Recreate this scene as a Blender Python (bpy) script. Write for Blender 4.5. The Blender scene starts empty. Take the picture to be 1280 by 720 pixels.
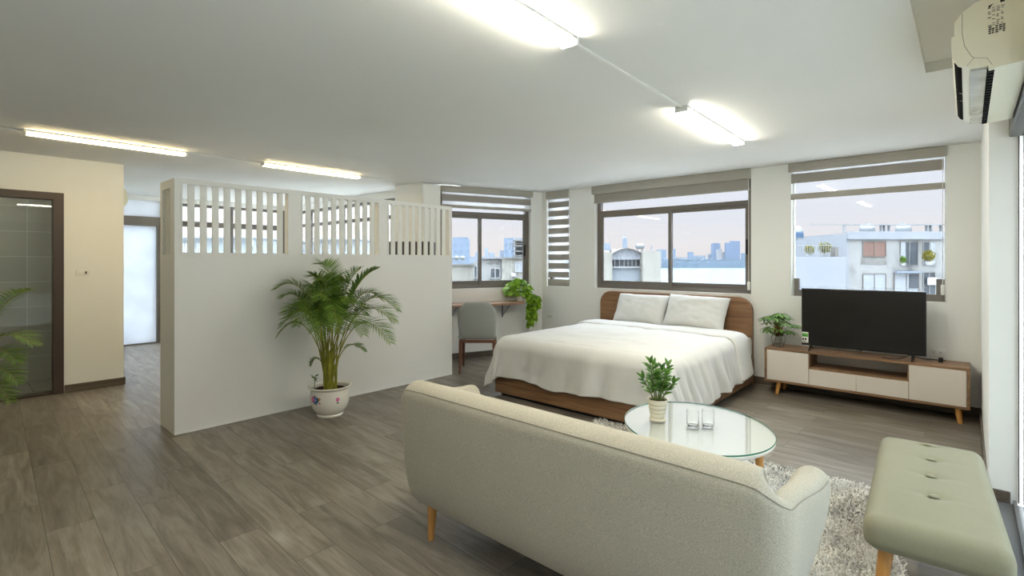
import bpy, bmesh, math, random
import numpy as np
from mathutils import Vector, Matrix, noise

random.seed(11)
C = bpy.context.scene.collection
PI = math.pi

# ------------------------------------------------------------------ camera frame (used to read positions off the photo)
FPX, HZ, CXP, CAMH = 631.0, 326.0, 640.0, 1.45
YAW = math.radians(42.04)
FW = (-math.sin(YAW), math.cos(YAW))
RT = (math.cos(YAW), math.sin(YAW))

def ray(px):
    k = (px - CXP) / FPX
    return FW[0] + k * RT[0], FW[1] + k * RT[1]

def on_y(px, y):            # X where the sight line through column px meets the plane Y = y
    a, b = ray(px)
    return a * y / b

def at(px, py, d):          # point at distance d along the view axis
    a, b = ray(px)
    return Vector((a * d, b * d, CAMH - (py - HZ) * d / FPX))

# ------------------------------------------------------------------ materials
def lin(c):
    def f(v):
        v /= 255.0
        return v / 12.92 if v <= 0.04045 else ((v + 0.055) / 1.055) ** 2.4
    return (f(c[0]), f(c[1]), f(c[2]), 1.0)

def new_mat(name):
    m = bpy.data.materials.new(name)
    m.use_nodes = True
    nt = m.node_tree
    return m, nt, nt.nodes['Principled BSDF'], nt.nodes['Material Output']

def coords(nt, scale=(1, 1, 1), rot=(0, 0, 0)):
    tc = nt.nodes.new('ShaderNodeTexCoord')
    mp = nt.nodes.new('ShaderNodeMapping')
    mp.inputs['Scale'].default_value = scale
    mp.inputs['Rotation'].default_value = rot
    nt.links.new(tc.outputs['Object'], mp.inputs['Vector'])
    return mp.outputs['Vector']

def ramp(nt, fac, stops):
    r = nt.nodes.new('ShaderNodeValToRGB')
    el = r.color_ramp.elements
    while len(el) < len(stops):
        el.new(0.5)
    for e, (p, c) in zip(el, stops):
        e.position = p
        e.color = c
    nt.links.new(fac, r.inputs['Fac'])
    return r.outputs['Color']

def noise_tex(nt, vec, scale, detail=4, rough=0.55, dist=0.0):
    n = nt.nodes.new('ShaderNodeTexNoise')
    n.inputs['Scale'].default_value = scale
    n.inputs['Detail'].default_value = detail
    n.inputs['Roughness'].default_value = rough
    n.inputs['Distortion'].default_value = dist
    nt.links.new(vec, n.inputs['Vector'])
    return n.outputs['Fac']

def bump(nt, bs, fac, strength, dist=0.01):
    b = nt.nodes.new('ShaderNodeBump')
    b.inputs['Strength'].default_value = strength
    b.inputs['Distance'].default_value = dist
    nt.links.new(fac, b.inputs['Height'])
    nt.links.new(b.outputs['Normal'], bs.inputs['Normal'])

def mul(c, k):
    return (min(1, c[0] * k), min(1, c[1] * k), min(1, c[2] * k), 1)

def plain(name, col, rough=0.5, spec=0.5, metal=0.0, var=0.06, vscale=6.0, bmp=None, coat=0.0):
    m, nt, bs, out = new_mat(name)
    c = lin(col)
    v = coords(nt)
    n = noise_tex(nt, v, vscale, 3)
    nt.links.new(ramp(nt, n, [(0.3, mul(c, 1 - var)), (0.7, mul(c, 1 + var))]), bs.inputs['Base Color'])
    bs.inputs['Roughness'].default_value = rough
    bs.inputs['Specular IOR Level'].default_value = spec
    bs.inputs['Metallic'].default_value = metal
    bs.inputs['Coat Weight'].default_value = coat
    if bmp:
        bump(nt, bs, noise_tex(nt, v, bmp[0], 4), bmp[1], bmp[2] if len(bmp) > 2 else 0.004)
    return m

def wood(name, c1, c2, along='X', rough=0.45, scale=1.0):
    m, nt, bs, out = new_mat(name)
    s = {'X': (1.3, 22, 22), 'Y': (22, 1.3, 22), 'Z': (22, 22, 1.3)}[along]
    v = coords(nt, tuple(a * scale for a in s))
    n = noise_tex(nt, v, 1.0, 6, 0.6, 0.8)
    a, b = lin(c1), lin(c2)
    col = ramp(nt, n, [(0.28, a), (0.5, tuple((x + y) / 2 for x, y in zip(a, b))), (0.72, b)])
    nt.links.new(col, bs.inputs['Base Color'])
    bs.inputs['Roughness'].default_value = rough
    bump(nt, bs, n, 0.12, 0.002)
    return m

def fabric(name, c, speck=0.16, scale=420, rough=0.95, big=0.05):
    m, nt, bs, out = new_mat(name)
    a = lin(c)
    v = coords(nt)
    n = noise_tex(nt, v, scale, 2, 0.7)
    n2 = noise_tex(nt, v, 5, 3)
    mx = nt.nodes.new('ShaderNodeMix')
    mx.data_type = 'RGBA'
    mx.blend_type = 'MULTIPLY'
    mx.inputs[0].default_value = 1.0
    nt.links.new(ramp(nt, n, [(0.3, mul(a, 1 - speck)), (0.7, mul(a, 1 + speck))]), mx.inputs[6])
    nt.links.new(ramp(nt, n2, [(0.3, (1 - big,) * 3 + (1,)), (0.7, (1, 1, 1, 1))]), mx.inputs[7])
    nt.links.new(mx.outputs[2], bs.inputs['Base Color'])
    bs.inputs['Roughness'].default_value = rough
    bs.inputs['Specular IOR Level'].default_value = 0.15
    bs.inputs['Sheen Weight'].default_value = 0.15
    bump(nt, bs, n, 0.25, 0.002)
    return m

def glass_sheet(name, tint=(0.97, 0.985, 0.98), ior=1.45, rough=0.0):
    m, nt, bs, out = new_mat(name)
    nt.nodes.remove(bs)
    tr = nt.nodes.new('ShaderNodeBsdfTransparent')
    tr.inputs['Color'].default_value = tint + (1,)
    gl = nt.nodes.new('ShaderNodeBsdfGlossy')
    gl.inputs['Roughness'].default_value = rough
    fr = nt.nodes.new('ShaderNodeFresnel')
    ge = nt.nodes.new('ShaderNodeNewGeometry')       # same reflectance on the way in and on the way out of the sheet
    ex = nt.nodes.new('ShaderNodeMath'); ex.operation = 'MULTIPLY_ADD'
    ex.inputs[1].default_value = -2.0; ex.inputs[2].default_value = 1.0
    nt.links.new(ge.outputs['Backfacing'], ex.inputs[0])
    pw = nt.nodes.new('ShaderNodeMath'); pw.operation = 'POWER'
    pw.inputs[0].default_value = ior
    nt.links.new(ex.outputs[0], pw.inputs[1])
    nt.links.new(pw.outputs[0], fr.inputs['IOR'])
    mx = nt.nodes.new('ShaderNodeMixShader')
    nt.links.new(fr.outputs['Fac'], mx.inputs['Fac'])
    nt.links.new(tr.outputs['BSDF'], mx.inputs[1])
    nt.links.new(gl.outputs['BSDF'], mx.inputs[2])
    nt.links.new(mx.outputs['Shader'], out.inputs['Surface'])
    return m

def clear_glass(name, ior=1.45, tint=(1, 1, 1)):
    m, nt, bs, out = new_mat(name)
    bs.inputs['Base Color'].default_value = tint + (1,)
    bs.inputs['Transmission Weight'].default_value = 1.0
    bs.inputs['Roughness'].default_value = 0.0
    bs.inputs['IOR'].default_value = ior
    return m

def emit(name, col, strength):
    m, nt, bs, out = new_mat(name)
    bs.inputs['Base Color'].default_value = (0.9, 0.9, 0.9, 1)
    bs.inputs['Emission Color'].default_value = col + (1,)
    bs.inputs['Emission Strength'].default_value = strength
    return m

def leafy(name, c1, c2, rough=0.4, scale=9.0, trans=0.25):
    m, nt, bs, out = new_mat(name)
    v = coords(nt)
    n = noise_tex(nt, v, scale, 2)
    g = nt.nodes.new('ShaderNodeNewGeometry')
    mm = nt.nodes.new('ShaderNodeMath')
    mm.operation = 'MULTIPLY_ADD'
    mm.inputs[1].default_value = 0.5
    nt.links.new(g.outputs['Random Per Island'], mm.inputs[0])
    hl = nt.nodes.new('ShaderNodeMath')
    hl.operation = 'MULTIPLY'
    hl.inputs[1].default_value = 0.5
    nt.links.new(n, hl.inputs[0])
    nt.links.new(hl.outputs[0], mm.inputs[2])
    col = ramp(nt, mm.outputs[0], [(0.15, lin(c1)), (0.85, lin(c2))])
    nt.links.new(col, bs.inputs['Base Color'])
    bs.inputs['Roughness'].default_value = rough
    bs.inputs['Specular IOR Level'].default_value = 0.4
    tl = nt.nodes.new('ShaderNodeBsdfTranslucent')
    nt.links.new(col, tl.inputs['Color'])
    mx = nt.nodes.new('ShaderNodeMixShader')
    mx.inputs['Fac'].default_value = trans
    nt.links.new(bs.outputs['BSDF'], mx.inputs[1])
    nt.links.new(tl.outputs['BSDF'], mx.inputs[2])
    nt.links.new(mx.outputs['Shader'], out.inputs['Surface'])
    return m

def floor_mat():
    m, nt, bs, out = new_mat('grey_oak_planks')
    v = coords(nt, (1, 1, 1), (0, 0, math.radians(2.0)))
    br = nt.nodes.new('ShaderNodeTexBrick')
    br.offset = 0.37
    br.inputs['Scale'].default_value = 1.0
    br.inputs['Brick Width'].default_value = 1.22
    br.inputs['Row Height'].default_value = 0.205
    br.inputs['Mortar Size'].default_value = 0.0016
    br.inputs['Mortar Smooth'].default_value = 0.3
    br.inputs['Bias'].default_value = 0.0
    br.inputs['Color1'].default_value = (0, 0, 0, 1)
    br.inputs['Color2'].default_value = (1, 1, 1, 1)
    br.inputs['Mortar'].default_value = (0.1, 0.1, 0.1, 1)
    nt.links.new(v, br.inputs['Vector'])
    # per plank offset for the grain
    sc = nt.nodes.new('ShaderNodeVectorMath')
    sc.operation = 'MULTIPLY_ADD'
    nt.links.new(br.outputs['Color'], sc.inputs[0])
    sc.inputs[1].default_value = (7.3, 3.1, 0)
    nt.links.new(v, sc.inputs[2])
    st = nt.nodes.new('ShaderNodeVectorMath')
    st.operation = 'MULTIPLY'
    st.inputs[1].default_value = (1.0, 7.5, 1)
    nt.links.new(sc.outputs[0], st.inputs[0])
    g1 = noise_tex(nt, st.outputs[0], 1.6, 7, 0.62, 1.1)
    st2 = nt.nodes.new('ShaderNodeVectorMath')
    st2.operation = 'MULTIPLY'
    st2.inputs[1].default_value = (3.0, 60, 1)
    nt.links.new(sc.outputs[0], st2.inputs[0])
    g2 = noise_tex(nt, st2.outputs[0], 1.5, 3, 0.6, 0.3)
    col = ramp(nt, g1, [(0.22, lin((84, 75, 64))), (0.45, lin((118, 109, 97))), (0.62, lin((138, 130, 118))), (0.82, lin((156, 149, 137)))])
    mx = nt.nodes.new('ShaderNodeMix')
    mx.data_type = 'RGBA'
    mx.blend_type = 'MULTIPLY'
    mx.inputs[0].default_value = 1.0
    nt.links.new(col, mx.inputs[6])
    nt.links.new(ramp(nt, g2, [(0.3, (0.82, 0.82, 0.82, 1)), (0.7, (1.05, 1.05, 1.05, 1))]), mx.inputs[7])
    mx2 = nt.nodes.new('ShaderNodeMix')
    mx2.data_type = 'RGBA'
    mx2.blend_type = 'MULTIPLY'
    mx2.inputs[0].default_value = 1.0
    nt.links.new(mx.outputs[2], mx2.inputs[6])
    nt.links.new(ramp(nt, br.outputs['Color'], [(0.0, (0.80, 0.79, 0.78, 1)), (1.0, (1.18, 1.18, 1.18, 1))]), mx2.inputs[7])
    mx3 = nt.nodes.new('ShaderNodeMix')
    mx3.data_type = 'RGBA'
    mx3.blend_type = 'MIX'
    nt.links.new(br.outputs['Fac'], mx3.inputs[0])
    nt.links.new(mx2.outputs[2], mx3.inputs[6])
    mx3.inputs[7].default_value = lin((60, 54, 47))
    nt.links.new(mx3.outputs[2], bs.inputs['Base Color'])
    bs.inputs['Roughness'].default_value = 0.38
    bs.inputs['Specular IOR Level'].default_value = 0.4
    bump(nt, bs, g2, 0.06, 0.002)
    return m

def tile_mat(name, c, w, h, mortar, plane='YZ'):
    m, nt, bs, out = new_mat(name)
    rot = {'YZ': (PI / 2, 0, PI / 2), 'XY': (0, 0, 0)}[plane]
    tc = nt.nodes.new('ShaderNodeTexCoord')
    sep = nt.nodes.new('ShaderNodeSeparateXYZ')
    nt.links.new(tc.outputs['Object'], sep.inputs[0])
    cb = nt.nodes.new('ShaderNodeCombineXYZ')
    a, b = {'YZ': ('Y', 'Z'), 'XY': ('X', 'Y')}[plane]
    nt.links.new(sep.outputs[a], cb.inputs['X'])
    nt.links.new(sep.outputs[b], cb.inputs['Y'])
    br = nt.nodes.new('ShaderNodeTexBrick')
    br.offset = 0.0
    br.inputs['Scale'].default_value = 1.0
    br.inputs['Brick Width'].default_value = w
    br.inputs['Row Height'].default_value = h
    br.inputs['Mortar Size'].default_value = 0.003
    br.inputs['Color1'].default_value = lin(c)
    br.inputs['Color2'].default_value = mul(lin(c), 0.92)
    br.inputs['Mortar'].default_value = lin(mortar)
    nt.links.new(cb.outputs[0], br.inputs['Vector'])
    nt.links.new(br.outputs['Color'], bs.inputs['Base Color'])
    bs.inputs['Roughness'].default_value = 0.25
    return m

def sheer_mat():
    m, nt, bs, out = new_mat('sheer_white_voile')
    bs.inputs['Base Color'].default_value = (0.9, 0.9, 0.9, 1)
    bs.inputs['Roughness'].default_value = 0.9
    tl = nt.nodes.new('ShaderNodeBsdfTranslucent')
    tl.inputs['Color'].default_value = (0.95, 0.95, 0.95, 1)
    tr = nt.nodes.new('ShaderNodeBsdfTransparent')
    m1 = nt.nodes.new('ShaderNodeMixShader')
    m1.inputs['Fac'].default_value = 0.75
    nt.links.new(bs.outputs['BSDF'], m1.inputs[1])
    nt.links.new(tl.outputs['BSDF'], m1.inputs[2])
    m2 = nt.nodes.new('ShaderNodeMixShader')
    n = noise_tex(nt, coords(nt), 900, 1)
    nt.links.new(ramp(nt, n, [(0.45, (0.5,) * 3 + (1,)), (0.55, (0.6,) * 3 + (1,))]), m2.inputs['Fac'])
    nt.links.new(m1.outputs['Shader'], m2.inputs[1])
    nt.links.new(tr.outputs['BSDF'], m2.inputs[2])
    nt.links.new(m2.outputs['Shader'], out.inputs['Surface'])
    return m

def translucent(name, c, fac, rough=0.9, scale=500):
    m, nt, bs, out = new_mat(name)
    a = lin(c)
    n = noise_tex(nt, coords(nt), scale, 1)
    col = ramp(nt, n, [(0.3, mul(a, 0.95)), (0.7, mul(a, 1.05))])
    nt.links.new(col, bs.inputs['Base Color'])
    bs.inputs['Roughness'].default_value = rough
    bs.inputs['Specular IOR Level'].default_value = 0.2
    tl = nt.nodes.new('ShaderNodeBsdfTranslucent')
    nt.links.new(col, tl.inputs['Color'])
    mx = nt.nodes.new('ShaderNodeMixShader')
    mx.inputs['Fac'].default_value = fac
    nt.links.new(bs.outputs['BSDF'], mx.inputs[1])
    nt.links.new(tl.outputs['BSDF'], mx.inputs[2])
    nt.links.new(mx.outputs['Shader'], out.inputs['Surface'])
    return m

def facade_mat(name, c, cw, fw_=3.0, fh=3.3, amt=0.85):
    """wall with rows of small openings, for towers too far off to show single windows"""
    m, nt, bs, out = new_mat(name)
    tc = nt.nodes.new('ShaderNodeTexCoord')
    sep = nt.nodes.new('ShaderNodeSeparateXYZ')
    nt.links.new(tc.outputs['Object'], sep.inputs[0])
    ad = nt.nodes.new('ShaderNodeMath')
    ad.operation = 'ADD'
    nt.links.new(sep.outputs['X'], ad.inputs[0])
    nt.links.new(sep.outputs['Y'], ad.inputs[1])
    cb = nt.nodes.new('ShaderNodeCombineXYZ')
    nt.links.new(ad.outputs[0], cb.inputs['X'])
    nt.links.new(sep.outputs['Z'], cb.inputs['Y'])
    br = nt.nodes.new('ShaderNodeTexBrick')
    br.offset = 0.0
    br.inputs['Scale'].default_value = 1.0
    br.inputs['Brick Width'].default_value = fw_
    br.inputs['Row Height'].default_value = fh
    br.inputs['Mortar Size'].default_value = fh * 0.28
    br.inputs['Mortar Smooth'].default_value = 0.0
    br.inputs['Color1'].default_value = lin(cw)
    br.inputs['Color2'].default_value = mul(lin(cw), amt)
    br.inputs['Mortar'].default_value = lin(c)
    nt.links.new(cb.outputs[0], br.inputs['Vector'])
    nt.links.new(br.outputs['Color'], bs.inputs['Base Color'])
    bs.inputs['Roughness'].default_value = 0.9
    bs.inputs['Specular IOR Level'].default_value = 0.1
    return m

def weathered(name, c, dark, scale=0.6, lo=0.3, hi=0.55):
    m, nt, bs, out = new_mat(name)
    v = coords(nt, (1.6, 1.6, 0.7))
    n = noise_tex(nt, v, scale, 6, 0.65, 0.6)
    nt.links.new(ramp(nt, n, [(lo, lin(dark)), (hi, lin(c))]), bs.inputs['Base Color'])
    bs.inputs['Roughness'].default_value = 0.9
    bs.inputs['Specular IOR Level'].default_value = 0.1
    return m

MT = {}
MT['wall'] = plain('white_wall_paint', (238, 238, 234), 0.6, 0.3, var=0.012, vscale=1.2, bmp=(60, 0.03))
MT['ceil'] = plain('ceiling_paint', (232, 232, 229), 0.7, 0.2, var=0.012, vscale=0.8)
MT['part'] = plain('white_lacquer_board', (236, 235, 230), 0.4, 0.4, var=0.01, vscale=2)
MT['floor'] = floor_mat()
MT['base'] = wood('skirting_wood', (74, 64, 54), (112, 100, 86), 'X', 0.5)
MT['basey'] = wood('skirting_wood_side', (74, 64, 54), (112, 100, 86), 'Y', 0.5)
MT['frame'] = plain('brown_grey_aluminium', (116, 110, 104), 0.4, 0.5, 0.2, var=0.04)
MT['darkframe'] = plain('dark_brown_door_frame', (66, 54, 47), 0.45, 0.5, 0.1, var=0.06)
MT['rail'] = plain('grey_door_head', (92, 92, 92), 0.45, 0.5, 0.2, var=0.03)
MT['glass'] = glass_sheet('window_glass')
MT['tinted'] = glass_sheet('tinted_window_glass', (0.19 ** 0.5, 0.192 ** 0.5, 0.199 ** 0.5))
MT['tinted2'] = glass_sheet('lightly_tinted_glass', (0.29 ** 0.5, 0.295 ** 0.5, 0.295 ** 0.5))
MT['slot'] = plain('black_recess', (10, 10, 10), 0.95, 0.05)
MT['greyglass'] = glass_sheet('grey_door_glass', (0.10 ** 0.5, 0.105 ** 0.5, 0.105 ** 0.5))
MT['doorglass'] = glass_sheet('door_glass', (0.93, 0.95, 0.94), 1.3)
MT['frost'] = translucent('frosted_white_panel', (236, 240, 246), 0.15, 0.4, 3)
MT['tile'] = tile_mat('grey_wall_tile', (164, 162, 152), 0.6, 0.3, (190, 188, 178))
MT['tilefloor'] = tile_mat('grey_floor_tile', (140, 138, 130), 0.3, 0.3, (100, 98, 92), 'XY')
MT['blind'] = translucent('taupe_blind_fabric', (176, 171, 162), 0.3)
MT['blindbox'] = plain('taupe_blind_cassette', (172, 168, 158), 0.55, 0.3, var=0.02)
MT['sheer'] = sheer_mat()
MT['whitepl'] = plain('white_plastic', (235, 235, 230), 0.35, 0.5, var=0.01)
MT['cream'] = plain('ac_cream_plastic', (226, 222, 200), 0.35, 0.5, var=0.015)
MT['black'] = plain('black_plastic', (22, 22, 23), 0.45, 0.4, var=0.05)
MT['diff'] = emit('warm_led_diffuser', (1.0, 0.94, 0.78), 54.0)
MT['diff2'] = emit('warmer_led_diffuser', (1.0, 0.79, 0.43), 25.0)
MT['walnut'] = wood('walnut_veneer', (104, 72, 48), (162, 122, 86), 'X', 0.45)
MT['walnutz'] = wood('walnut_solid', (82, 50, 34), (128, 84, 60), 'Z', 0.45)
MT['oakleg'] = wood('honey_oak', (176, 122, 62), (206, 152, 84), 'Z', 0.4)
MT['consolew'] = wood('console_brown_oak', (108, 80, 56), (158, 122, 90), 'X', 0.45)
MT['consolecream'] = plain('cream_matt_front', (222, 214, 204), 0.5, 0.35, var=0.01)
MT['deskwood'] = wood('desk_brown_wood', (120, 88, 66), (168, 130, 100), 'Y', 0.4)
MT['screen'] = plain('tv_screen', (18, 17, 17), 0.16, 0.5, var=0.03)
MT['bezel'] = plain('tv_bezel', (40, 40, 41), 0.3, 0.5, 0.4, var=0.03)
MT['sofa'] = fabric('beige_wool_upholstery', (179, 172, 155), 0.22, 260)
MT['seam'] = fabric('beige_piping', (150, 143, 128), 0.15, 300)
MT['bench'] = fabric('pale_sage_upholstery', (138, 134, 111), 0.10, 380)
MT['chairf'] = fabric('grey_chair_fabric', (160, 163, 158), 0.10, 380)
MT['linen'] = plain('white_cotton', (222, 221, 217), 0.9, 0.15, var=0.015, vscale=8, bmp=(14, 0.1, 0.01))
MT['linen2'] = plain('white_pillow_cotton', (220, 220, 217), 0.9, 0.15, var=0.01, vscale=8, bmp=(18, 0.16, 0.01))
MT['mattress'] = fabric('mattress_ticking', (232, 230, 224), 0.04, 300)
MT['tablewhite'] = plain('white_table_lacquer', (238, 236, 228), 0.3, 0.5, var=0.01)
MT['tableglass'] = glass_sheet('table_glass', (0.985, 0.997, 0.993), 1.6)
MT['glassedge'] = plain('green_glass_edge', (60, 128, 104), 0.1, 0.6, var=0.05)
MT['tumbler'] = clear_glass('tumbler_glass', 1.45)
MT['vase'] = clear_glass('vase_glass', 1.33)
MT['pebble'] = plain('pale_vase_pebbles', (206, 196, 182), 0.7, 0.2, var=0.2, vscale=60)
MT['pot'] = plain('white_glazed_pot', (232, 228, 216), 0.2, 0.5, var=0.03, coat=0.3)
MT['creampot'] = plain('cream_ribbed_ceramic', (228, 220, 198), 0.35, 0.5, var=0.03)
MT['soil'] = plain('dark_soil', (62, 44, 32), 0.95, 0.1, var=0.4, vscale=60, bmp=(80, 1.0, 0.02))
MT['palm'] = leafy('palm_green', (52, 88, 26), (132, 164, 64), 0.45, trans=0.35)
MT['palmstem'] = plain('yellow_green_cane', (150, 148, 58), 0.5, 0.3, var=0.25, vscale=12)
MT['pothos'] = leafy('bright_vine_green', (88, 138, 22), (176, 212, 70), 0.4, 14)
MT['zz'] = leafy('glossy_dark_green', (42, 82, 26), (98, 142, 58), 0.25, 20, 0.12)
MT['zzstem'] = plain('zz_stem_green', (92, 112, 52), 0.4, 0.4, var=0.1)
MT['pachira'] = leafy('money_plant_green', (52, 96, 30), (128, 168, 72), 0.4, 16)
MT['trunk'] = plain('brown_bark', (118, 88, 58), 0.9, 0.1, var=0.3, vscale=30, bmp=(60, 0.6, 0.01))
MT['pink'] = plain('painted_pink', (206, 96, 150), 0.3, 0.5, var=0.1)
MT['blue'] = plain('painted_blue', (70, 122, 190), 0.3, 0.5, var=0.1)
MT['orange'] = plain('painted_ochre', (200, 140, 70), 0.3, 0.5, var=0.1)
MT['dgreen'] = plain('painted_green', (34, 82, 58), 0.3, 0.5, var=0.1)
MT['lime'] = plain('sticker_green', (96, 186, 74), 0.4, 0.4, var=0.05)
MT['steel'] = plain('brushed_steel', (190, 190, 190), 0.3, 0.5, 0.9, var=0.03)
MT['greymetal'] = plain('grey_bracket', (130, 134, 138), 0.4, 0.5, 0.3, var=0.03)
MT['fridge'] = plain('dark_grey_cabinet', (70, 70, 70), 0.4, 0.4, var=0.04)
MT['flap'] = plain('satin_grey_flap', (190, 192, 186), 0.12, 0.6, 0.5, var=0.2, vscale=9)
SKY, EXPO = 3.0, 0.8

# ------------------------------------------------------------------ mesh building
FRAME = {}          # object name -> (location, rotz) of the thing it belongs to

class MB:
    def __init__(s):
        s.v = []; s.f = []; s.m = []
    def add(s, vs, fs, mi=0):
        o = len(s.v)
        s.v.extend([tuple(p) for p in vs])
        s.f.extend([tuple(i + o for i in f) for f in fs])
        s.m.extend([mi] * len(fs))
        return s
    def box(s, x0, x1, y0, y1, z0, z1, mi=0):
        vs = [(x, y, z) for x in (x0, x1) for y in (y0, y1) for z in (z0, z1)]
        return s.add(vs, [(0, 1, 3, 2), (4, 6, 7, 5), (0, 4, 5, 1), (2, 3, 7, 6), (0, 2, 6, 4), (1, 5, 7, 3)], mi)
    def rbox(s, x0, x1, y0, y1, z0, z1, r=0.01, seg=2, mi=0):
        bm = bmesh.new()
        bmesh.ops.create_cube(bm, size=1)
        for v in bm.verts:
            v.co = Vector(((x0 + x1) / 2 + v.co.x * (x1 - x0), (y0 + y1) / 2 + v.co.y * (y1 - y0), (z0 + z1) / 2 + v.co.z * (z1 - z0)))
        bmesh.ops.bevel(bm, geom=list(bm.edges), offset=r, segments=seg, profile=0.5, affect='EDGES')
        bm.verts.index_update()
        s.add([v.co[:] for v in bm.verts], [[v.index for v in f.verts] for f in bm.faces], mi)
        bm.free()
        return s
    def dense(s, x0, x1, y0, y1, z0, z1, r, n=(12, 12, 4), fn=None, mi=0):
        """rounded box with many faces; fn(x, y, z) -> displaced point"""
        bm = bmesh.new()
        def grid(o, a, b, na, nb):
            vs = [[bm.verts.new(o + a * (i / na) + b * (j / nb)) for j in range(nb + 1)] for i in range(na + 1)]
            for i in range(na):
                for j in range(nb):
                    bm.faces.new((vs[i][j], vs[i + 1][j], vs[i + 1][j + 1], vs[i][j + 1]))
        L = Vector((x1 - x0, y1 - y0, z1 - z0)); O = Vector((x0, y0, z0))
        X, Y, Z = Vector((L.x, 0, 0)), Vector((0, L.y, 0)), Vector((0, 0, L.z))
        grid(O, Y, X, n[1], n[0]); grid(O + Z, X, Y, n[0], n[1])
        grid(O, X, Z, n[0], n[2]); grid(O + Y, Z, X, n[2], n[0])
        grid(O, Z, Y, n[2], n[1]); grid(O + X, Y, Z, n[1], n[2])
        bmesh.ops.remove_doubles(bm, verts=bm.verts, dist=1e-6)
        for v in bm.verts:
            p = v.co
            q = Vector((min(max(p.x, x0 + r), x1 - r), min(max(p.y, y0 + r), y1 - r), min(max(p.z, z0 + r), z1 - r)))
            d = p - q
            if d.length > 1e-9:
                m = max(abs(d.x), abs(d.y), abs(d.z))
                v.co = q + d.normalized() * m
        if fn:
            for v in bm.verts:
                v.co = Vector(fn(*v.co))
        bm.verts.index_update()
        s.add([v.co[:] for v in bm.verts], [[v.index for v in f.verts] for f in bm.faces], mi)
        bm.free()
        return s
    def tube(s, pts, rad, n=8, caps=True, mi=0):
        pts = [Vector(p) for p in pts]
        if not hasattr(rad, '__len__'):
            rad = [rad] * len(pts)
        vs = []; fs = []
        up = None
        for i, p in enumerate(pts):
            t = (pts[min(i + 1, len(pts) - 1)] - pts[max(i - 1, 0)]).normalized()
            if up is None:
                up = Vector((0, 0, 1)) if abs(t.z) < 0.9 else Vector((1, 0, 0))
            a = t.cross(up).normalized()
            b = a.cross(t).normalized()
            up = b
            for k in range(n):
                w = 2 * PI * k / n
                vs.append(p + (a * math.cos(w) + b * math.sin(w)) * rad[i])
        for i in range(len(pts) - 1):
            for k in range(n):
                fs.append((i * n + k, i * n + (k + 1) % n, (i + 1) * n + (k + 1) % n, (i + 1) * n + k))
        if caps:
            fs.append(tuple(range(n - 1, -1, -1)))
            fs.append(tuple((len(pts) - 1) * n + k for k in range(n)))
        return s.add(vs, fs, mi)
    def lathe(s, prof, c=(0, 0, 0), n=32, mi=0, sx=1.0, rot=0.0, closed=False):
        vs = []; fs = []
        cr, sr = math.cos(rot), math.sin(rot)
        for (r, z) in prof:
            for k in range(n):
                a = 2 * PI * k / n
                x, y = r * math.cos(a) * sx, r * math.sin(a)
                vs.append((c[0] + x * cr - y * sr, c[1] + x * sr + y * cr, c[2] + z))
        m = len(prof)
        for i in range(m if closed else m - 1):
            j = (i + 1) % m
            for k in range(n):
                fs.append((i * n + k, i * n + (k + 1) % n, j * n + (k + 1) % n, j * n + k))
        if not closed:
            if prof[0][0] > 1e-6: fs.append(tuple(range(n - 1, -1, -1)))
            if prof[-1][0] > 1e-6: fs.append(tuple((m - 1) * n + k for k in range(n)))
        return s.add(vs, fs, mi)
    def prism(s, poly, axis, a0, a1, mi=0):
        """poly: 2-D points; axis: the axis it is extruded along"""
        def P(u, w, a):
            return {'X': (a, u, w), 'Y': (u, a, w), 'Z': (u, w, a)}[axis]
        n = len(poly)
        vs = [P(u, w, a0) for u, w in poly] + [P(u, w, a1) for u, w in poly]
        fs = [tuple(range(n)), tuple(range(2 * n - 1, n - 1, -1))] + [(i, (i + 1) % n, n + (i + 1) % n, n + i) for i in range(n)]
        return s.add(vs, fs, mi)
    def sphere(s, c, r, sc=(1, 1, 1), n=12, mi=0):
        prof = [(math.sin(PI * i / n), -math.cos(PI * i / n)) for i in range(n + 1)]
        o = len(s.v)
        s.lathe([(a * r, b * r) for a, b in prof], (0, 0, 0), n * 2, mi)
        for i in range(o, len(s.v)):
            x, y, z = s.v[i]
            s.v[i] = (c[0] + x * sc[0], c[1] + y * sc[1], c[2] + z * sc[2])
        return s
    def xf(s, fn, start=0):
        for i in range(start, len(s.v)):
            s.v[i] = tuple(fn(*s.v[i]))
        return s
    def build(s, name, mat, parent=None, local=False, smooth=35, recalc=True):
        me = bpy.data.meshes.new(name)
        vs = s.v
        fr = FRAME.get(parent.name) if parent else None
        if fr and not local:
            (lx, ly, lz), rz = fr
            c_, s_ = math.cos(-rz), math.sin(-rz)
            vs = [((x - lx) * c_ - (y - ly) * s_, (x - lx) * s_ + (y - ly) * c_, z - lz) for x, y, z in vs]
        me.from_pydata(vs, [], s.f)
        mats = mat if isinstance(mat, (list, tuple)) else [mat]
        for m in mats:
            me.materials.append(m)
        if len(mats) > 1:
            me.polygons.foreach_set('material_index', s.m)
        if recalc:
            bm = bmesh.new(); bm.from_mesh(me)
            bmesh.ops.remove_doubles(bm, verts=bm.verts, dist=1e-6)
            bmesh.ops.recalc_face_normals(bm, faces=bm.faces)
            bm.to_mesh(me); bm.free()
        if smooth:
            me.polygons.foreach_set('use_smooth', [True] * len(me.polygons))
            me.set_sharp_from_angle(angle=math.radians(smooth))
        me.update()
        o = bpy.data.objects.new(name, me)
        C.objects.link(o)
        if parent:
            o.parent = parent
            if fr: FRAME[o.name] = fr
        return o

def tag(o, label, cat, group=None, kind=None):
    o['label'] = label; o['category'] = cat
    if group: o['group'] = group
    if kind: o['kind'] = kind
    return o

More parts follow.
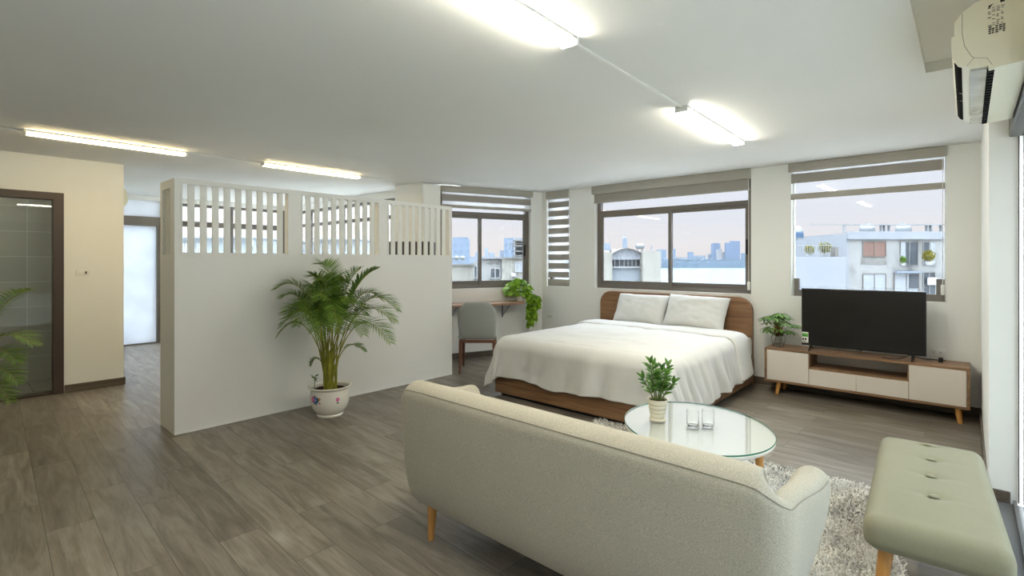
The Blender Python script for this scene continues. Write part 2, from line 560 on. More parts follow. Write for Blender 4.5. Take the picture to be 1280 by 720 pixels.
def thing(name, label, cat, loc=(0, 0, 0), rotz=0.0, group=None):
    o = bpy.data.objects.new(name, None)
    C.objects.link(o)
    o.location = loc; o.rotation_euler = (0, 0, rotz)
    o.empty_display_size = 0.1
    FRAME[o.name] = (tuple(loc), rotz)
    return tag(o, label, cat, group)

def struct(mb, name, mat, parent=None, **k):
    o = mb.build(name, mat, parent, **k)
    if parent is None:
        o['kind'] = 'structure'
    return o

def dup(root, loc, rotz=0.0, label=None):
    r = root.copy(); C.objects.link(r); r.location = loc; r.rotation_euler = (0, 0, rotz)
    if label: r['label'] = label
    for ch in list(root.children):
        c = ch.copy(); C.objects.link(c); c.parent = r
        for g in list(ch.children):
            d = g.copy(); C.objects.link(d); d.parent = c
    return r

def wall_panel(p0, p1, out, thick, z0, z1, holes=()):
    """wall from p0 to p1 (inner face), thickness towards 'out'; holes as (u0, u1, z0, z1) along p0->p1"""
    mb = MB()
    p0 = Vector((p0[0], p0[1])); p1 = Vector((p1[0], p1[1]))
    L = (p1 - p0).length; d = (p1 - p0) / L; o = Vector(out).normalized() * thick
    us = sorted({0.0, L, *[h[0] for h in holes], *[h[1] for h in holes]})
    zs = sorted({z0, z1, *[h[2] for h in holes], *[h[3] for h in holes]})
    us = [u for u in us if -1e-9 <= u <= L + 1e-9]; zs = [z for z in zs if z0 - 1e-9 <= z <= z1 + 1e-9]
    def solid(i, j):
        if not (0 <= i < len(us) - 1 and 0 <= j < len(zs) - 1): return False
        u = (us[i] + us[i + 1]) / 2; z = (zs[j] + zs[j + 1]) / 2
        return not any(h[0] < u < h[1] and h[2] < z < h[3] for h in holes)
    def P(u, z, k):
        q = p0 + d * u + o * k
        return (q.x, q.y, z)
    for i in range(len(us) - 1):
        for j in range(len(zs) - 1):
            if not solid(i, j): continue
            a, b, c, e = us[i], us[i + 1], zs[j], zs[j + 1]
            mb.add([P(a, c, 0), P(b, c, 0), P(b, e, 0), P(a, e, 0)], [(0, 1, 2, 3)])
            mb.add([P(a, c, 1), P(b, c, 1), P(b, e, 1), P(a, e, 1)], [(3, 2, 1, 0)])
            if not solid(i - 1, j): mb.add([P(a, c, 0), P(a, e, 0), P(a, e, 1), P(a, c, 1)], [(0, 1, 2, 3)])
            if not solid(i + 1, j): mb.add([P(b, c, 0), P(b, c, 1), P(b, e, 1), P(b, e, 0)], [(0, 1, 2, 3)])
            if not solid(i, j - 1): mb.add([P(a, c, 0), P(a, c, 1), P(b, c, 1), P(b, c, 0)], [(0, 1, 2, 3)])
            if not solid(i, j + 1): mb.add([P(a, e, 0), P(b, e, 0), P(b, e, 1), P(a, e, 1)], [(0, 1, 2, 3)])
    return mb

class WF:
    """frame of reference on a wall: u along, n into the room, z up"""
    def __init__(s, p0, u, n):
        s.p = Vector(p0); s.u = Vector(u).normalized(); s.n = Vector(n).normalized()
    def to(s, u, n, z):
        q = s.p + s.u * u + s.n * n
        return (q.x, q.y, z)
    def box(s, mb, u0, u1, n0, n1, z0, z1, mi=0, r=0):
        k = len(mb.v)
        if r: mb.rbox(u0, u1, n0, n1, z0, z1, r, 2, mi)
        else: mb.box(u0, u1, n0, n1, z0, z1, mi)
        return mb.xf(s.to, k)
    def u_at(s, px):
        a, b = ray(px)
        # solve t*(a,b) = p + u*k
        det = a * (-s.u.y) - b * (-s.u.x)
        k = (a * s.p.y - b * s.p.x) / det
        return k

# ------------------------------------------------------------------ room shell
YB = 6.38            # bed wall
ZC = 2.55            # ceiling
ZC2 = 2.58           # slightly higher ceiling over the corridor side
WC = (-5.10, 6.38)   # corner of bed wall and desk wall
WE = (-5.775, 4.50)  # free end of the desk wall
UD = Vector((WE[0] - WC[0], WE[1] - WC[1])); LD = UD.length; UD.normalize()
ND = Vector((-UD.y, UD.x))
if ND.x < 0: ND = -ND
WD = WF(WC, UD, ND)                        # desk wall, u from the corner towards the free end
WB = WF((0.0, YB), (1, 0), (0, -1))        # bed wall, u = X

outline = [(-10.8, -1.8), (0.42, -1.8), (0.42, 6.58), (-5.24, 6.58), (-5.98, 4.95), (-10.8, 4.95)]
struct(MB().prism(outline, 'Z', -0.12, 0.0), 'floor', MT['floor'], smooth=0)

mb = MB()
mb.prism([(-5.55, -1.8), (-0.18, -1.8), (-0.18, 6.58), (-5.24, 6.58), (-5.55, 5.9)], 'Z', ZC, 2.75)
mb.box(-0.18, 0.42, 3.82, 6.58, ZC, 2.75)
mb.box(-0.18, 0.42, -1.8, 3.82, ZC + 0.06, 2.75)
mb.prism([(-10.8, -1.8), (-5.55, -1.8), (-5.55, 5.9), (-5.98, 4.95), (-10.8, 4.95)], 'Z', ZC2, 2.75)
struct(mb, 'ceiling', MT['ceil'], smooth=0)

# bed wall with three openings
W2 = (-4.10, -1.915, 1.05, 2.55)
W3 = (-1.485, -0.15, 1.05, 2.55)
WS = (-5.005, -4.56, 1.045, 2.55)
sh = 5.24
mb = wall_panel((-5.24, YB), (0.42, YB), (0, 1), 0.2, 0, ZC, [(h[0] + sh, h[1] + sh, h[2], h[3]) for h in (WS, W2, W3)])
struct(mb, 'wall_back', MT['wall'], smooth=0)
# desk wall with one opening
u0, u1 = WD.u_at(663.5), WD.u_at(550.5)
D1 = (u0, u1, 1.035, 2.55)
mb = wall_panel(WC, WE, (-ND.x, -ND.y), 0.2, 0, ZC, [D1])
struct(mb, 'wall_desk', MT['wall'], smooth=0)
# column at the free end of the desk wall
struct(MB().prism([(-6.45, 4.5), (-5.775, 4.5), (-5.88, 4.95), (-6.45, 4.95)], 'Z', 0, ZC2 - 0.001), 'wall_column', MT['wall'], smooth=0)
# far glazed wall behind the partition and far left wall
W4 = (-10.42, -6.5, 0.55, 2.47)
mb = wall_panel((-10.8, 4.75), (-6.45, 4.75), (0, 1), 0.2, 0, ZC2, [(W4[0] + 10.8, W4[1] + 10.8, W4[2], W4[3])])
struct(mb, 'wall_far', MT['wall'], smooth=0)
D0 = (1.42, 2.47, 0.0, 2.5)
W5 = (2.53, 4.68, 0.55, 2.5)
mb = wall_panel((-10.6, 1.35), (-10.6, 4.75), (-1, 0), 0.2, 0, ZC2, [(D0[0] - 1.35, D0[1] - 1.35, -0.01, D0[3]), (W5[0] - 1.35, W5[1] - 1.35, W5[2], W5[3])])
struct(mb, 'wall_corridor_end', MT['wall'], smooth=0)
# left wall with the bathroom door, return wall, bathroom lining, rear wall
DB = (-0.72, 0.82, 0.0, 2.19)
mb = wall_panel((-7.36, -1.6), (-7.36, 1.35), (-1, 0), 0.15, 0, ZC2, [(DB[0] + 1.6, DB[1] + 1.6, -0.01, DB[3])])
struct(mb, 'wall_left', MT['wall'], smooth=0)
struct(MB().box(-10.8, -7.51, 1.2, 1.35, 0, ZC2), 'wall_corridor', MT['wall'], smooth=0)
struct(MB().box(-8.46, -8.34, -1.6, 1.2, 0, ZC2), 'wall_bathroom', MT['tile'], smooth=0)
struct(MB().box(-8.34, -7.40, -1.6, 1.2, 0, 0.012), 'floor_bathroom', MT['tilefloor'], smooth=0)
struct(MB().box(-10.8, 0.42, -1.8, -1.6, 0, ZC2), 'wall_rear', MT['wall'], smooth=0)
# right wall: pier beside the television, then the wall above the sliding door
struct(MB().box(0.097, 0.42, 4.19, YB, 0, ZC), 'wall_right', MT['wall'], smooth=0)
struct(MB().box(0.183, 0.42, -1.6, 4.19, 2.287, ZC + 0.06), 'wall_right_lintel', MT['wall'], smooth=0)

# skirting
def skirting(name, boxes, m):
    mb = MB()
    for b in boxes: mb.rbox(*b, 0.004, 1)
    return struct(mb, name, m)
skirting('baseboard_back', [(-5.08, 0.097, YB - 0.014, YB, 0.0, 0.085)], MT['base'])
mb = MB(); WD.box(mb, 0.014, LD, 0.0, 0.014, 0.0, 0.085)
struct(mb, 'baseboard_desk', MT['basey'], smooth=0)
skirting('baseboard_left', [(-7.36, -7.345, 0.825, 1.365, 0.0, 0.085), (-7.51, -7.345, 1.35, 1.365, 0, 0.085)], MT['basey'])
skirting('baseboard_right', [(0.083, 0.097, 4.19, YB - 0.014, 0.0, 0.085), (0.083, 0.19, 4.176, 4.19, 0, 0.085)], MT['basey'])
# thin white bead along the foot of the partition
# ------------------------------------------------------------------ windows
def frame_bars(mb, wf, bars, n0, n1):
    for (a, b, z0, z1) in bars:
        wf.box(mb, a, b, n0, n1, z0, z1)

def sliding_window(name, wf, u0, u1, z0, z1, mull, trans, flip=False, jamb=0.055):
    mb = MB()
    n0, n1 = -0.14, -0.07
    frame_bars(mb, wf, [(u0, u1, z0, z0 + 0.055), (u0, u1, z1 - 0.05, z1), (u0, u0 + jamb, z0 + 0.055, z1 - 0.05), (u1 - jamb, u1, z0 + 0.055, z1 - 0.05),
                        (u0 + jamb, u1 - jamb, trans - 0.025, trans + 0.025)], n0, n1)
    fr = struct(mb, name, MT['frame'], smooth=0)
    s = 0.042
    a, b = u0 + jamb, u1 - jamb
    zb, zt = z0 + 0.055, trans - 0.025
    for k, (p, q, na, nb) in enumerate(((a, mull + s / 2, -0.100, -0.076), (mull - s / 2, b, -0.130, -0.106))):
        mb = MB()
        frame_bars(mb, wf, [(p, q, zb, zb + 0.055), (p, q, zt - 0.045, zt), (p, p + s, zb + 0.055, zt - 0.045), (q - s, q, zb + 0.055, zt - 0.045)], na, nb)
        sash = struct(mb, 'sash', MT['frame'], fr, smooth=0)
        g = MB(); wf.box(g, p + s, q - s, (na + nb) / 2 - 0.003, (na + nb) / 2 + 0.003, zb + 0.055, zt - 0.045)
        struct(g, 'pane', MT['tinted'], sash, smooth=0)
        if k == (1 if not flip else 0):
            h = MB(); wf.box(h, (q - s / 2 - 0.012) if not flip else (p + s / 2 - 0.012), (q - s / 2 + 0.012) if not flip else (p + s / 2 + 0.012), nb, nb + 0.018, (zb + zt) / 2 - 0.09, (zb + zt) / 2 + 0.09, r=0.004)
            struct(h, 'pull', MT['black'], sash)
    g = MB(); wf.box(g, a, b, -0.108, -0.102, trans + 0.025, z1 - 0.05)
    struct(g, 'top_pane', MT['tinted'], fr, smooth=0)
    return fr

sliding_window('window_1', WD, D1[0], D1[1], D1[2], D1[3], WD.u_at(603), 2.165, True)
sliding_window('window_2', WB, W2[0], W2[1], W2[2], W2[3], WB.u_at(834), 2.16)

# window by the television: bottom rail and two short dark stubs, pale slim frame above
mb = MB()
u0, u1, z0, z1 = W3
frame_bars(mb, WB, [(u0 + 0.012, u1 - 0.012, z0, z0 + 0.07)], -0.14, -0.07)
fr = struct(mb, 'window_3', MT['frame'], smooth=0)
mb = MB(); frame_bars(mb, WB, [(u0 + 0.012, u0 + 0.062, z0 + 0.07, z0 + 0.20), (u1 - 0.075, u1 - 0.012, z0 + 0.07, z0 + 0.22)], -0.135, -0.075)
struct(mb, 'stub_jamb', MT['frame'], fr, smooth=0)
mb = MB(); frame_bars(mb, WB, [(u0, u0 + 0.012, z0, z1), (u1 - 0.012, u1, z0, z1), (u0 + 0.012, u1 - 0.012, z1 - 0.04, z1)], -0.13, -0.08)
struct(mb, 'slim_frame', MT['whitepl'], fr, smooth=0)
g = MB(); WB.box(g, u0 + 0.012, u1 - 0.012, -0.108, -0.102, z0 + 0.07, z1 - 0.04)
struct(g, 'pane', MT['tinted'], fr, smooth=0)
# narrow window behind the lowered blind
mb = MB()
u0, u1, z0, z1 = WS
frame_bars(mb, WB, [(u0, u1, z0, z0 + 0.05), (u0, u1, z1 - 0.05, z1), (u0, u0 + 0.045, z0 + 0.05, z1 - 0.05), (u1 - 0.045, u1, z0 + 0.05, z1 - 0.05)], -0.16, -0.10)
fr = struct(mb, 'window_4', MT['frame'], smooth=0)
g = MB(); WB.box(g, u0 + 0.045, u1 - 0.045, -0.132, -0.126, z0 + 0.05, z1 - 0.05)
struct(g, 'pane', MT['tinted'], fr, smooth=0)

def grid_window(name, wf, u0, u1, z0, z1, mulls, trans, m=0.05, tb=0.1):
    mb = MB()
    frame_bars(mb, wf, [(u0, u1, z0, z0 + 0.06), (u0, u1, z1 - 0.05, z1), (u0, u0 + m, z0 + 0.06, z1 - 0.05), (u1 - m, u1, z0 + 0.06, z1 - 0.05)], -0.14, -0.06)
    for u in mulls: frame_bars(mb, wf, [(u - m / 2, u + m / 2, z0 + 0.06, z1 - 0.05)], -0.135, -0.065)
    frame_bars(mb, wf, [(u0 + m, u1 - m, trans - tb / 2, trans + tb / 2)], -0.13, -0.07)
    fr = struct(mb, name, MT['frame'], smooth=0)
    ed = [u0 + m / 2] + list(mulls) + [u1 - m / 2]
    for a, b in zip(ed, ed[1:]):
        g = MB(); wf.box(g, a + m / 2, b - m / 2, -0.104, -0.098, z0 + 0.06, trans - tb / 2)
        wf.box(g, a + m / 2, b - m / 2, -0.104, -0.098, trans + tb / 2, z1 - 0.05)
        struct(g, 'pane', MT['tinted2'], fr, smooth=0)
    return fr
WFAR = WF((0, 4.75), (1, 0), (0, -1))
grid_window('window_5', WFAR, *W4, [-9.85, -9.24, -8.60, -7.60], 2.17, 0.06, 0.06)
WEND = WF((-10.6, 0), (0, 1), (1, 0))
grid_window('window_6', WEND, *W5, [3.66], 2.13, 0.05, 0.10)

# white door with dark frame at the end of the corridor
mb = MB()
a, b, z0, z1 = D0
frame_bars(mb, WEND, [(a, b, 2.06, 2.22), (b - 0.05, b, 0, 2.06), (a, a + 0.05, 0, 2.06), (a + 0.05, b - 0.05, 0.0, 0.02)], -0.14, -0.02)
d = struct(mb, 'door_1', MT['frame'], smooth=0)
g = MB(); WEND.box(g, a + 0.05, b - 0.05, -0.10, -0.06, 0.02, 2.06, r=0.003)
struct(g, 'door_leaf', MT['frost'], d)
g = MB(); WEND.box(g, a, b, -0.12, -0.05, 2.22, z1)
struct(g, 'top_panel', MT['frost'], d, smooth=0)

# bathroom glass door in a dark frame
WLEFT = WF((-7.36, 0), (0, 1), (1, 0))
mb = MB()
a, b, z0, z1 = DB
frame_bars(mb, WLEFT, [(b - 0.085, b, 0, z1), (a, a + 0.085, 0, z1), (a + 0.085, b - 0.085, z1 - 0.075, z1)], -0.15, 0.012)
frame_bars(mb, WLEFT, [(a + 0.085, b - 0.085, 0, 0.02)], -0.15, 0.0)
d = struct(mb, 'door_2', MT['darkframe'], smooth=0)
g = MB(); WLEFT.box(g, a + 0.088, b - 0.088, -0.08, -0.07, 0.022, z1 - 0.078)
struct(g, 'glass_leaf', MT['doorglass'], d, smooth=0)

# sliding glass door on the right
mb = MB()
mb.rbox(0.183, 0.30, -1.6, 4.188, 2.18, 2.285, 0.006, 1)
mb.box(0.222, 0.228, 4.176, 4.188, 0.03, 2.18)
d = struct(mb, 'door_3', MT['rail'], smooth=0)
g = MB().box(0.236, 0.246, -1.6, 4.175, 0.045, 2.18)
struct(g, 'glass_leaf', MT['greyglass'], d, smooth=0)
g = MB(); g.box(0.13, 0.33, -1.6, 4.17, 0.0, 0.02); g.box(0.20, 0.215, -1.6, 4.17, 0.02, 0.045); g.box(0.27, 0.285, -1.6, 4.17, 0.02, 0.045)
struct(g, 'floor_track', MT['rail'], d, smooth=0)
g = MB(); g.box(0.222, 0.235, 1.9, 1.95, 0.045, 2.18)
struct(g, 'stile', MT['black'], d, smooth=0)

# ------------------------------------------------------------------ louvred partition
PX, PT = -4.885, 0.07
Y0, Y1, ZP = 1.235, 4.274, 2.14
LZ0, LZ1 = 1.52, 2.098
pan = [(1.292, 2.178), (2.321, 3.189), (3.325, 4.22)]
mb = wall_panel((PX, Y0), (PX, Y1), (-1, 0), PT, 0, ZP, [(a - Y0, b - Y0, LZ0, LZ1) for a, b in pan])
k = len(mb.v)
end = wall_panel((PX - PT, Y0), (PX - PT - 0.355, Y0), (0, 1), 0.06, 0, ZP, [(0.05, 0.30, LZ0 - 0.02, LZ1 - 0.03)])
mb.add(end.v, end.f)
mb.box(PX - PT - 0.355, PX - PT, Y0 + 0.062, Y0 + 0.075, 0, ZP)
part = struct(mb, 'wall_partition', MT['part'], smooth=0)
for a, b in pan:
    w = (b - a) / (10 * 0.45 + 9 * 0.50) * 0.45
    s_ = (b - a - 10 * w) / 9
    for i in range(9):
        y = a + w * (i + 1) + s_ * i
        struct(MB().box(PX - 0.030, PX - 0.010, y, y + s_, LZ0, LZ1), 'slat', MT['part'], part, smooth=0)
    g = MB()                                              # thin raised bead round the opening
    for (p, q, r_, t) in ((a - 0.012, b + 0.012, LZ0 - 0.014, LZ0), (a - 0.012, b + 0.012, LZ1, LZ1 + 0.012), (a - 0.012, a, LZ0, LZ1), (b, b + 0.012, LZ0, LZ1)):
        g.box(PX, PX + 0.006, p, q, r_, t)
    struct(g, 'bead', MT['part'], part, smooth=0)
for i in range(4):
    x = PX - PT - 0.055 - 0.24 * (i + 0.5) / 4
    struct(MB().box(x - 0.018, x + 0.018, Y0 + 0.015, Y0 + 0.04, LZ0 - 0.02, LZ1 - 0.03), 'slat', MT['part'], part, smooth=0)
struct(MB().rbox(PX, PX + 0.008, Y0, Y1, 0.0, 0.012, 0.003, 1), 'trim_1', MT['part'], smooth=0)

# ------------------------------------------------------------------ ceiling lamps and cable trunking
def lamp(label, x, ya, yb, zc, rz=0.0, dm='diff'):
    cy = (ya + yb) / 2
    t = thing('ceiling_light', label, 'ceiling light', (x, cy, zc), rz, 'linear lamps on the ceiling')
    L = (yb - ya) / 2
    MB().rbox(-0.045, 0.045, -L + 0.02, L - 0.02, -0.016, 0.0, 0.003, 1).build('housing', MT['whitepl'], t, True)
    MB().rbox(-0.040, 0.040, -L + 0.02, L - 0.02, -0.038, -0.016, 0.008, 2).build('diffuser', MT[dm], t, True)
    for s in (-1, 1):
        MB().rbox(-0.047, 0.047, min(s * L, s * (L - 0.02)), max(s * L, s * (L - 0.02)), -0.040, 0.0, 0.003, 1).build('end_cap', MT['whitepl'], t, True)
    return t
tilt = math.atan(0.0325)
lamp('long warm white linear ceiling lamp, cut by the top edge of the photo', -1.447, 0.80, 2.068, ZC, tilt)
lamp('linear ceiling lamp nearest the bed and television, at the far end of the trunking', -1.535, 3.47, 4.85, ZC, tilt)
lamp('linear ceiling lamp nearest the glass bathroom door', -6.045, 0.409, 1.638, ZC2, 0.0, 'diff2')
lamp('linear ceiling lamp just above the slatted partition', -6.005, 2.377, 3.631, ZC2, 0.0, 'diff2')
def trunk(label, p, q, zc, w=0.022):
    d = Vector((q[0] - p[0], q[1] - p[1])); L = d.length
    t = tag(MB().rbox(-w / 2, w / 2, 0, L, -0.012, 0, 0.002, 1).build('ceiling_cable_trunking', MT['whitepl'], None), label, 'cable trunking', 'cable trunking on the ceiling')
    t.location = (p[0], p[1], zc); t.rotation_euler = (0, 0, math.atan2(-d.x, d.y))
    return t
trunk('slim white cable trunking on the ceiling between the two lamps over the sofa and bed', (-1.468, 2.075), (-1.51, 3.465), ZC)
trunk('slim white cable trunking running left of the lamp near the bathroom door', (-6.10, -1.55), (-6.07, 0.405), ZC2)
trunk('slim white cable trunking between the two left ceiling lamps', (-6.02, 1.642), (-6.02, 2.373), ZC2)
trunk('slim white cable trunking from the partition lamp to the column', (-6.0, 3.635), (-6.0, 4.498), ZC2)

# ------------------------------------------------------------------ zebra blinds
def blind(label, wf, u0, u1, n, bands, sheer, rail, cas, cord=None):
    """bands / sheer / rail / cas: (z0, z1) spans"""
    cx = (u0 + u1) / 2
    q = wf.to(cx, n, cas[1])
    t = thing('zebra_blind', label, 'window blind', q, 0, 'zebra blinds on the windows')
    m = MB(); wf.box(m, u0, u1, n - 0.045, n + 0.045, cas[0], cas[1], r=0.006); m.build('cassette', MT['blindbox'], t)
    for (a, b) in bands:
        m = MB(); wf.box(m, u0 + 0.022, u1 - 0.022, n - 0.004, n + 0.004, a, b); m.build('fabric_band', MT['blind'], t, smooth=0)
    for (a, b) in sheer:
        m = MB(); wf.box(m, u0 + 0.022, u1 - 0.022, n - 0.0015, n + 0.0015, a, b); m.build('sheer_band', MT['sheer'], t, smooth=0)
    if rail:
        m = MB(); wf.box(m, u0 + 0.018, u1 - 0.012, n - 0.011, n + 0.011, rail[0], rail[1], r=0.004); m.build('bottom_rail', MT['blindbox'], t)
    if cord:
        m = MB(); m.tube([wf.to(cord[0], n + 0.02, cas[0]), wf.to(cord[0], n + 0.02, cord[1] + 0.05)], 0.003, 6); m.build('cord', MT['whitepl'], t)
        m = MB(); wf.box(m, cord[0] - 0.014, cord[0] + 0.014, n, n + 0.03, cord[1], cord[1] + 0.10, r=0.005); m.build('cord_weight', MT['whitepl'], t)
    return t
blind('taupe striped zebra blind half raised above the desk window', WD, D1[0] - 0.02, D1[1] + 0.0, 0.0,
      [(2.33, 2.425)], [(2.425, 2.46), (2.275, 2.33)], (2.23, 2.275), (2.46, 2.548))
blind('taupe blind gathered at the top of the wide window above the bed', WB, W2[0] - 0.03, W2[1], 0.0,
      [(2.345, 2.43), (2.315, 2.345)], [], (2.295, 2.315), (2.43, 2.548), (W2[1] - 0.02, 1.10))
blind('taupe zebra blind raised high over the television window', WB, W3[0] - 0.02, W3[1] + 0.005, 0.0,
      [(2.325, 2.43)], [(2.43, 2.452)], (2.14, 2.205), (2.452, 2.548), (W3[1] - 0.025, 1.12))
bz, sz = [], []
z = 2.43
while z > 1.2:
    sz.append((z - 0.05, z)); bz.append((max(1.16, z - 0.05 - 0.088), z - 0.05)); z -= 0.138
blind('narrow taupe and white striped zebra blind lowered fully in the room corner', WB, WS[0], WS[1], -0.02, bz, sz, (1.05, 1.16), (2.43, 2.545))

# ------------------------------------------------------------------ bed
BX0, BX1, BF, BH = -3.80, -1.85, 3.94, 6.285
t = thing('bed', 'walnut platform bed with a tall rounded headboard under the wide window', 'bed', ((BX0 + BX1) / 2, (BF + BH) / 2, 0))
R = 0.17
hx0, hx1, hz = -3.945, -1.875, 1.018
pts = [(hx0, 0.0), (hx1, 0.0)]
for i in range(9):
    a = PI / 2 * i / 8
    pts.append((hx1 - R + R * math.cos(a), hz - R + R * math.sin(a)))
for i in range(9):
    a = PI / 2 + PI / 2 * i / 8
    pts.append((hx0 + R + R * math.cos(a), hz - R + R * math.sin(a)))
MB().prism(pts, 'Y', BH, 6.345).build('headboard', MT['walnut'], t)
m = MB()
m.rbox(BX0, BX1, BF, BF + 0.03, 0.035, 0.30, 0.003, 1)
m.build('foot_board', MT['walnut'], t)
for x in (BX0, BX1 - 0.03):
    MB().rbox(x, x + 0.03, BF + 0.031, BH, 0.035, 0.30, 0.003, 1).build('side_rail', MT['walnut'], t)
MB().box(BX0 + 0.05, BX1 - 0.05, BF + 0.05, BH - 0.02, 0.0, 0.06).build('plinth', MT['black'], t, smooth=0)
MB().box(BX0 + 0.031, BX1 - 0.031, BF + 0.031, BH - 0.002, 0.22, 0.29).build('slat_base', MT['walnut'], t, smooth=0)

MX0, MX1, MF, MH = -3.80, -1.85, 3.945, 6.27
mt = tag(MB().dense(MX0, MX1, MF, MH, 0.293, 0.575, 0.06, (10, 12, 4)).build('mattress', MT['mattress']), 'thick white mattress on the walnut bed, under the duvet', 'mattress')

def drape(x0, x1, yf, yh, ex, ef, zt, r, off, lift, nx, ny, seed, hem_amp=1.0):
    """cloth lying on the mattress, hanging over both sides (ex) and the foot (ef)"""
    vs, fs = [], []
    S = np.concatenate([np.linspace(x0 - ex[0], x0 + 0.12, nx), np.linspace(x0 + 0.12, x1 - 0.12, nx)[1:-1], np.linspace(x1 - 0.12, x1 + ex[1], nx)])
    T = np.concatenate([np.linspace(yf - ef, yf + 0.12, nx), np.linspace(yf + 0.12, yh, ny)[1:]]) if ef > 0 else np.linspace(yf, yh, ny)
    for s in S:
        for u in T:
            qx = min(max(s, x0 + r), x1 - r); qy = max(u, yf + r) if ef > 0 else u
            ox, oy = s - qx, u - qy
            ax, ay = abs(ox), abs(oy)
            e = max(ax, ay) + 0.30 * min(ax, ay) - 0.05 * min(ax, ay) ** 2
            if max(ax, ay) < 1e-9:
                n = 0.014 * noise.noise(Vector((s * 3.1, u * 2.3, seed))) + 0.009 * noise.noise(Vector((s * 8, u * 5, seed + 3)))
                c = 0.012 * (1 - ((s - (x0 + x1) / 2) / ((x1 - x0) / 2)) ** 2)
                vs.append((s, u, zt + lift + n + c)); continue
            d = Vector((ox, oy)).normalized()
            corner = (min(ax, ay) / max(ax, ay))
            if e < r * PI / 2:
                a = e / r
                out, dn = r * math.sin(a), r * (1 - math.cos(a))
            else:
                out, dn = r, r + (e - r * PI / 2)
            h = max(0.0, dn - r * 0.4)
            if ay >= ax: p = s * 1.0 + 0.25 * h
            else: p = 20 + u * 1.0 - 0.45 * h
            w = noise.noise(Vector((p * 5.0, h * 1.1, seed))) * 0.9 + noise.noise(Vector((p * 12.0, h * 1.5, seed + 7))) * 0.8
            out += off + h * (0.12 + 0.14 * corner) + w * min(0.055, h * 0.2) * hem_amp
            k = 1 + 0.09 * noise.noise(Vector((p * 2.2, 0.0, seed + 11)))
            n = 0.004 * noise.noise(Vector((s * 8, u * 5, seed + 3)))
            vs.append((qx + d.x * out, qy + d.y * out, zt + lift - dn * k + n))
    nS, nT = len(S), len(T)
    for i in range(nS - 1):
        for j in range(nT - 1):
            fs.append((i * nT + j, (i + 1) * nT + j, (i + 1) * nT + j + 1, i * nT + j + 1))
    return MB().add(vs, fs)

def cloth(mb, name, mat, parent, th, off=0):
    o = mb.build(name, mat, parent, smooth=180)
    md = o.modifiers.new('thickness', 'SOLIDIFY'); md.thickness = th; md.offset = off
    ss = o.modifiers.new('smooth', 'SUBSURF'); ss.levels = 1; ss.render_levels = 1
    return o
duv = cloth(drape(MX0, MX1, MF, 5.75, (0.37, 0.43), 0.365, 0.602, 0.115, 0.022, 0.02, 34, 96, 3.7), 'duvet', MT['linen'], None, 0.03)
tag(duv, 'plump white cotton duvet draped over the bed and its foot end', 'duvet')
# turned back edge of the duvet: loop in section, draped on both sides
m = MB()
sec = [(5.52, 0.034), (5.50, 0.044), (5.53, 0.060), (5.62, 0.064), (5.78, 0.062), (5.92, 0.054), (5.985, 0.036), (5.99, 0.016), (5.95, 0.004)]
vs, fs = [], []
S = np.linspace(MX0 - 0.36, MX1 + 0.37, 64)
for s in S:
    for (y, l) in sec:
        r = 0.09
        qx = min(max(s, MX0 + r), MX1 - r); e = abs(s - qx); sg = 1 if s > qx else -1
        if e < 1e-9: x, z = s, 0.60 + l + 0.010 * noise.noise(Vector((s * 3, y * 3, 5)))
        else:
            a = min(e, r * PI / 2) / r
            out, dn = r * math.sin(a), r * (1 - math.cos(a)) + max(0, e - r * PI / 2)
            h = max(0, dn - 0.04)
            w = noise.noise(Vector((y * 6 - h * 2, h * 2, 2.0)))
            x = qx + sg * (out * (1 + l * 1.2) + l * 0.9 + h * 0.14 + w * min(0.035, h * 0.12))
            z = 0.60 + l * math.cos(a) - dn * (1 - 0.05 * (y - 5.5))
        vs.append((x, y + 0.05 * max(0, e - 0.1), z))
n = len(sec)
for i in range(len(S) - 1):
    for j in range(n - 1):
        fs.append((i * n + j, (i + 1) * n + j, (i + 1) * n + j + 1, i * n + j + 1))
cloth(m.add(vs, fs), 'turned_back_edge', MT['linen'], duv, 0.012)

def pillow(label, loc, w, h, th, tilt, yaw, seed, roll=0.0):
    N = 26
    vs, fs = [], []
    for side in (1, -1):
        for i in range(N + 1):
            for j in range(N + 1):
                a, b = -1 + 2 * i / N, -1 + 2 * j / N
                k = max(0.0, (1 - abs(a) ** 2.6) * (1 - abs(b) ** 2.6)) ** 0.5
                x = a * w / 2 * (1 - 0.055 * (1 - b * b)) ; y = b * h / 2 * (1 - 0.07 * (1 - a * a))
                wr = noise.noise(Vector((a * 2.3, b * 2.0, seed))) * 0.022 + noise.noise(Vector((a * 6, b * 4, seed + 4))) * 0.014
                edge = max(abs(a), abs(b)) ** 3
                z = side * (th / 2 * k + wr * k) + edge * 0.012 * noise.noise(Vector((a * 4, b * 4, seed + 9)))
                vs.append((x, y, z))
    M = (N + 1) ** 2
    for s in range(2):
        for i in range(N):
            for j in range(N):
                q = [s * M + i * (N + 1) + j, s * M + (i + 1) * (N + 1) + j, s * M + (i + 1) * (N + 1) + j + 1, s * M + i * (N + 1) + j + 1]
                fs.append(q if s == 0 else q[::-1])
    rm = Matrix.Rotation(yaw, 4, 'Z') @ Matrix.Rotation(tilt, 4, 'X') @ Matrix.Rotation(roll, 4, 'Z')
    vs = [rm @ Vector(v) for v in vs]
    o = MB().add(vs, fs).build('pillow', MT['linen2'], None, smooth=180)
    o.location = loc
    ss = o.modifiers.new('smooth', 'SUBSURF'); ss.levels = 1; ss.render_levels = 1
    return tag(o, label, 'pillow', 'pillows against the headboard')
pillow('white pillow leaning on the headboard, the one farther from the plant and television', (-3.215, 6.105, 0.80), 0.75, 0.46, 0.26, math.radians(62), 0.0, 1.3)
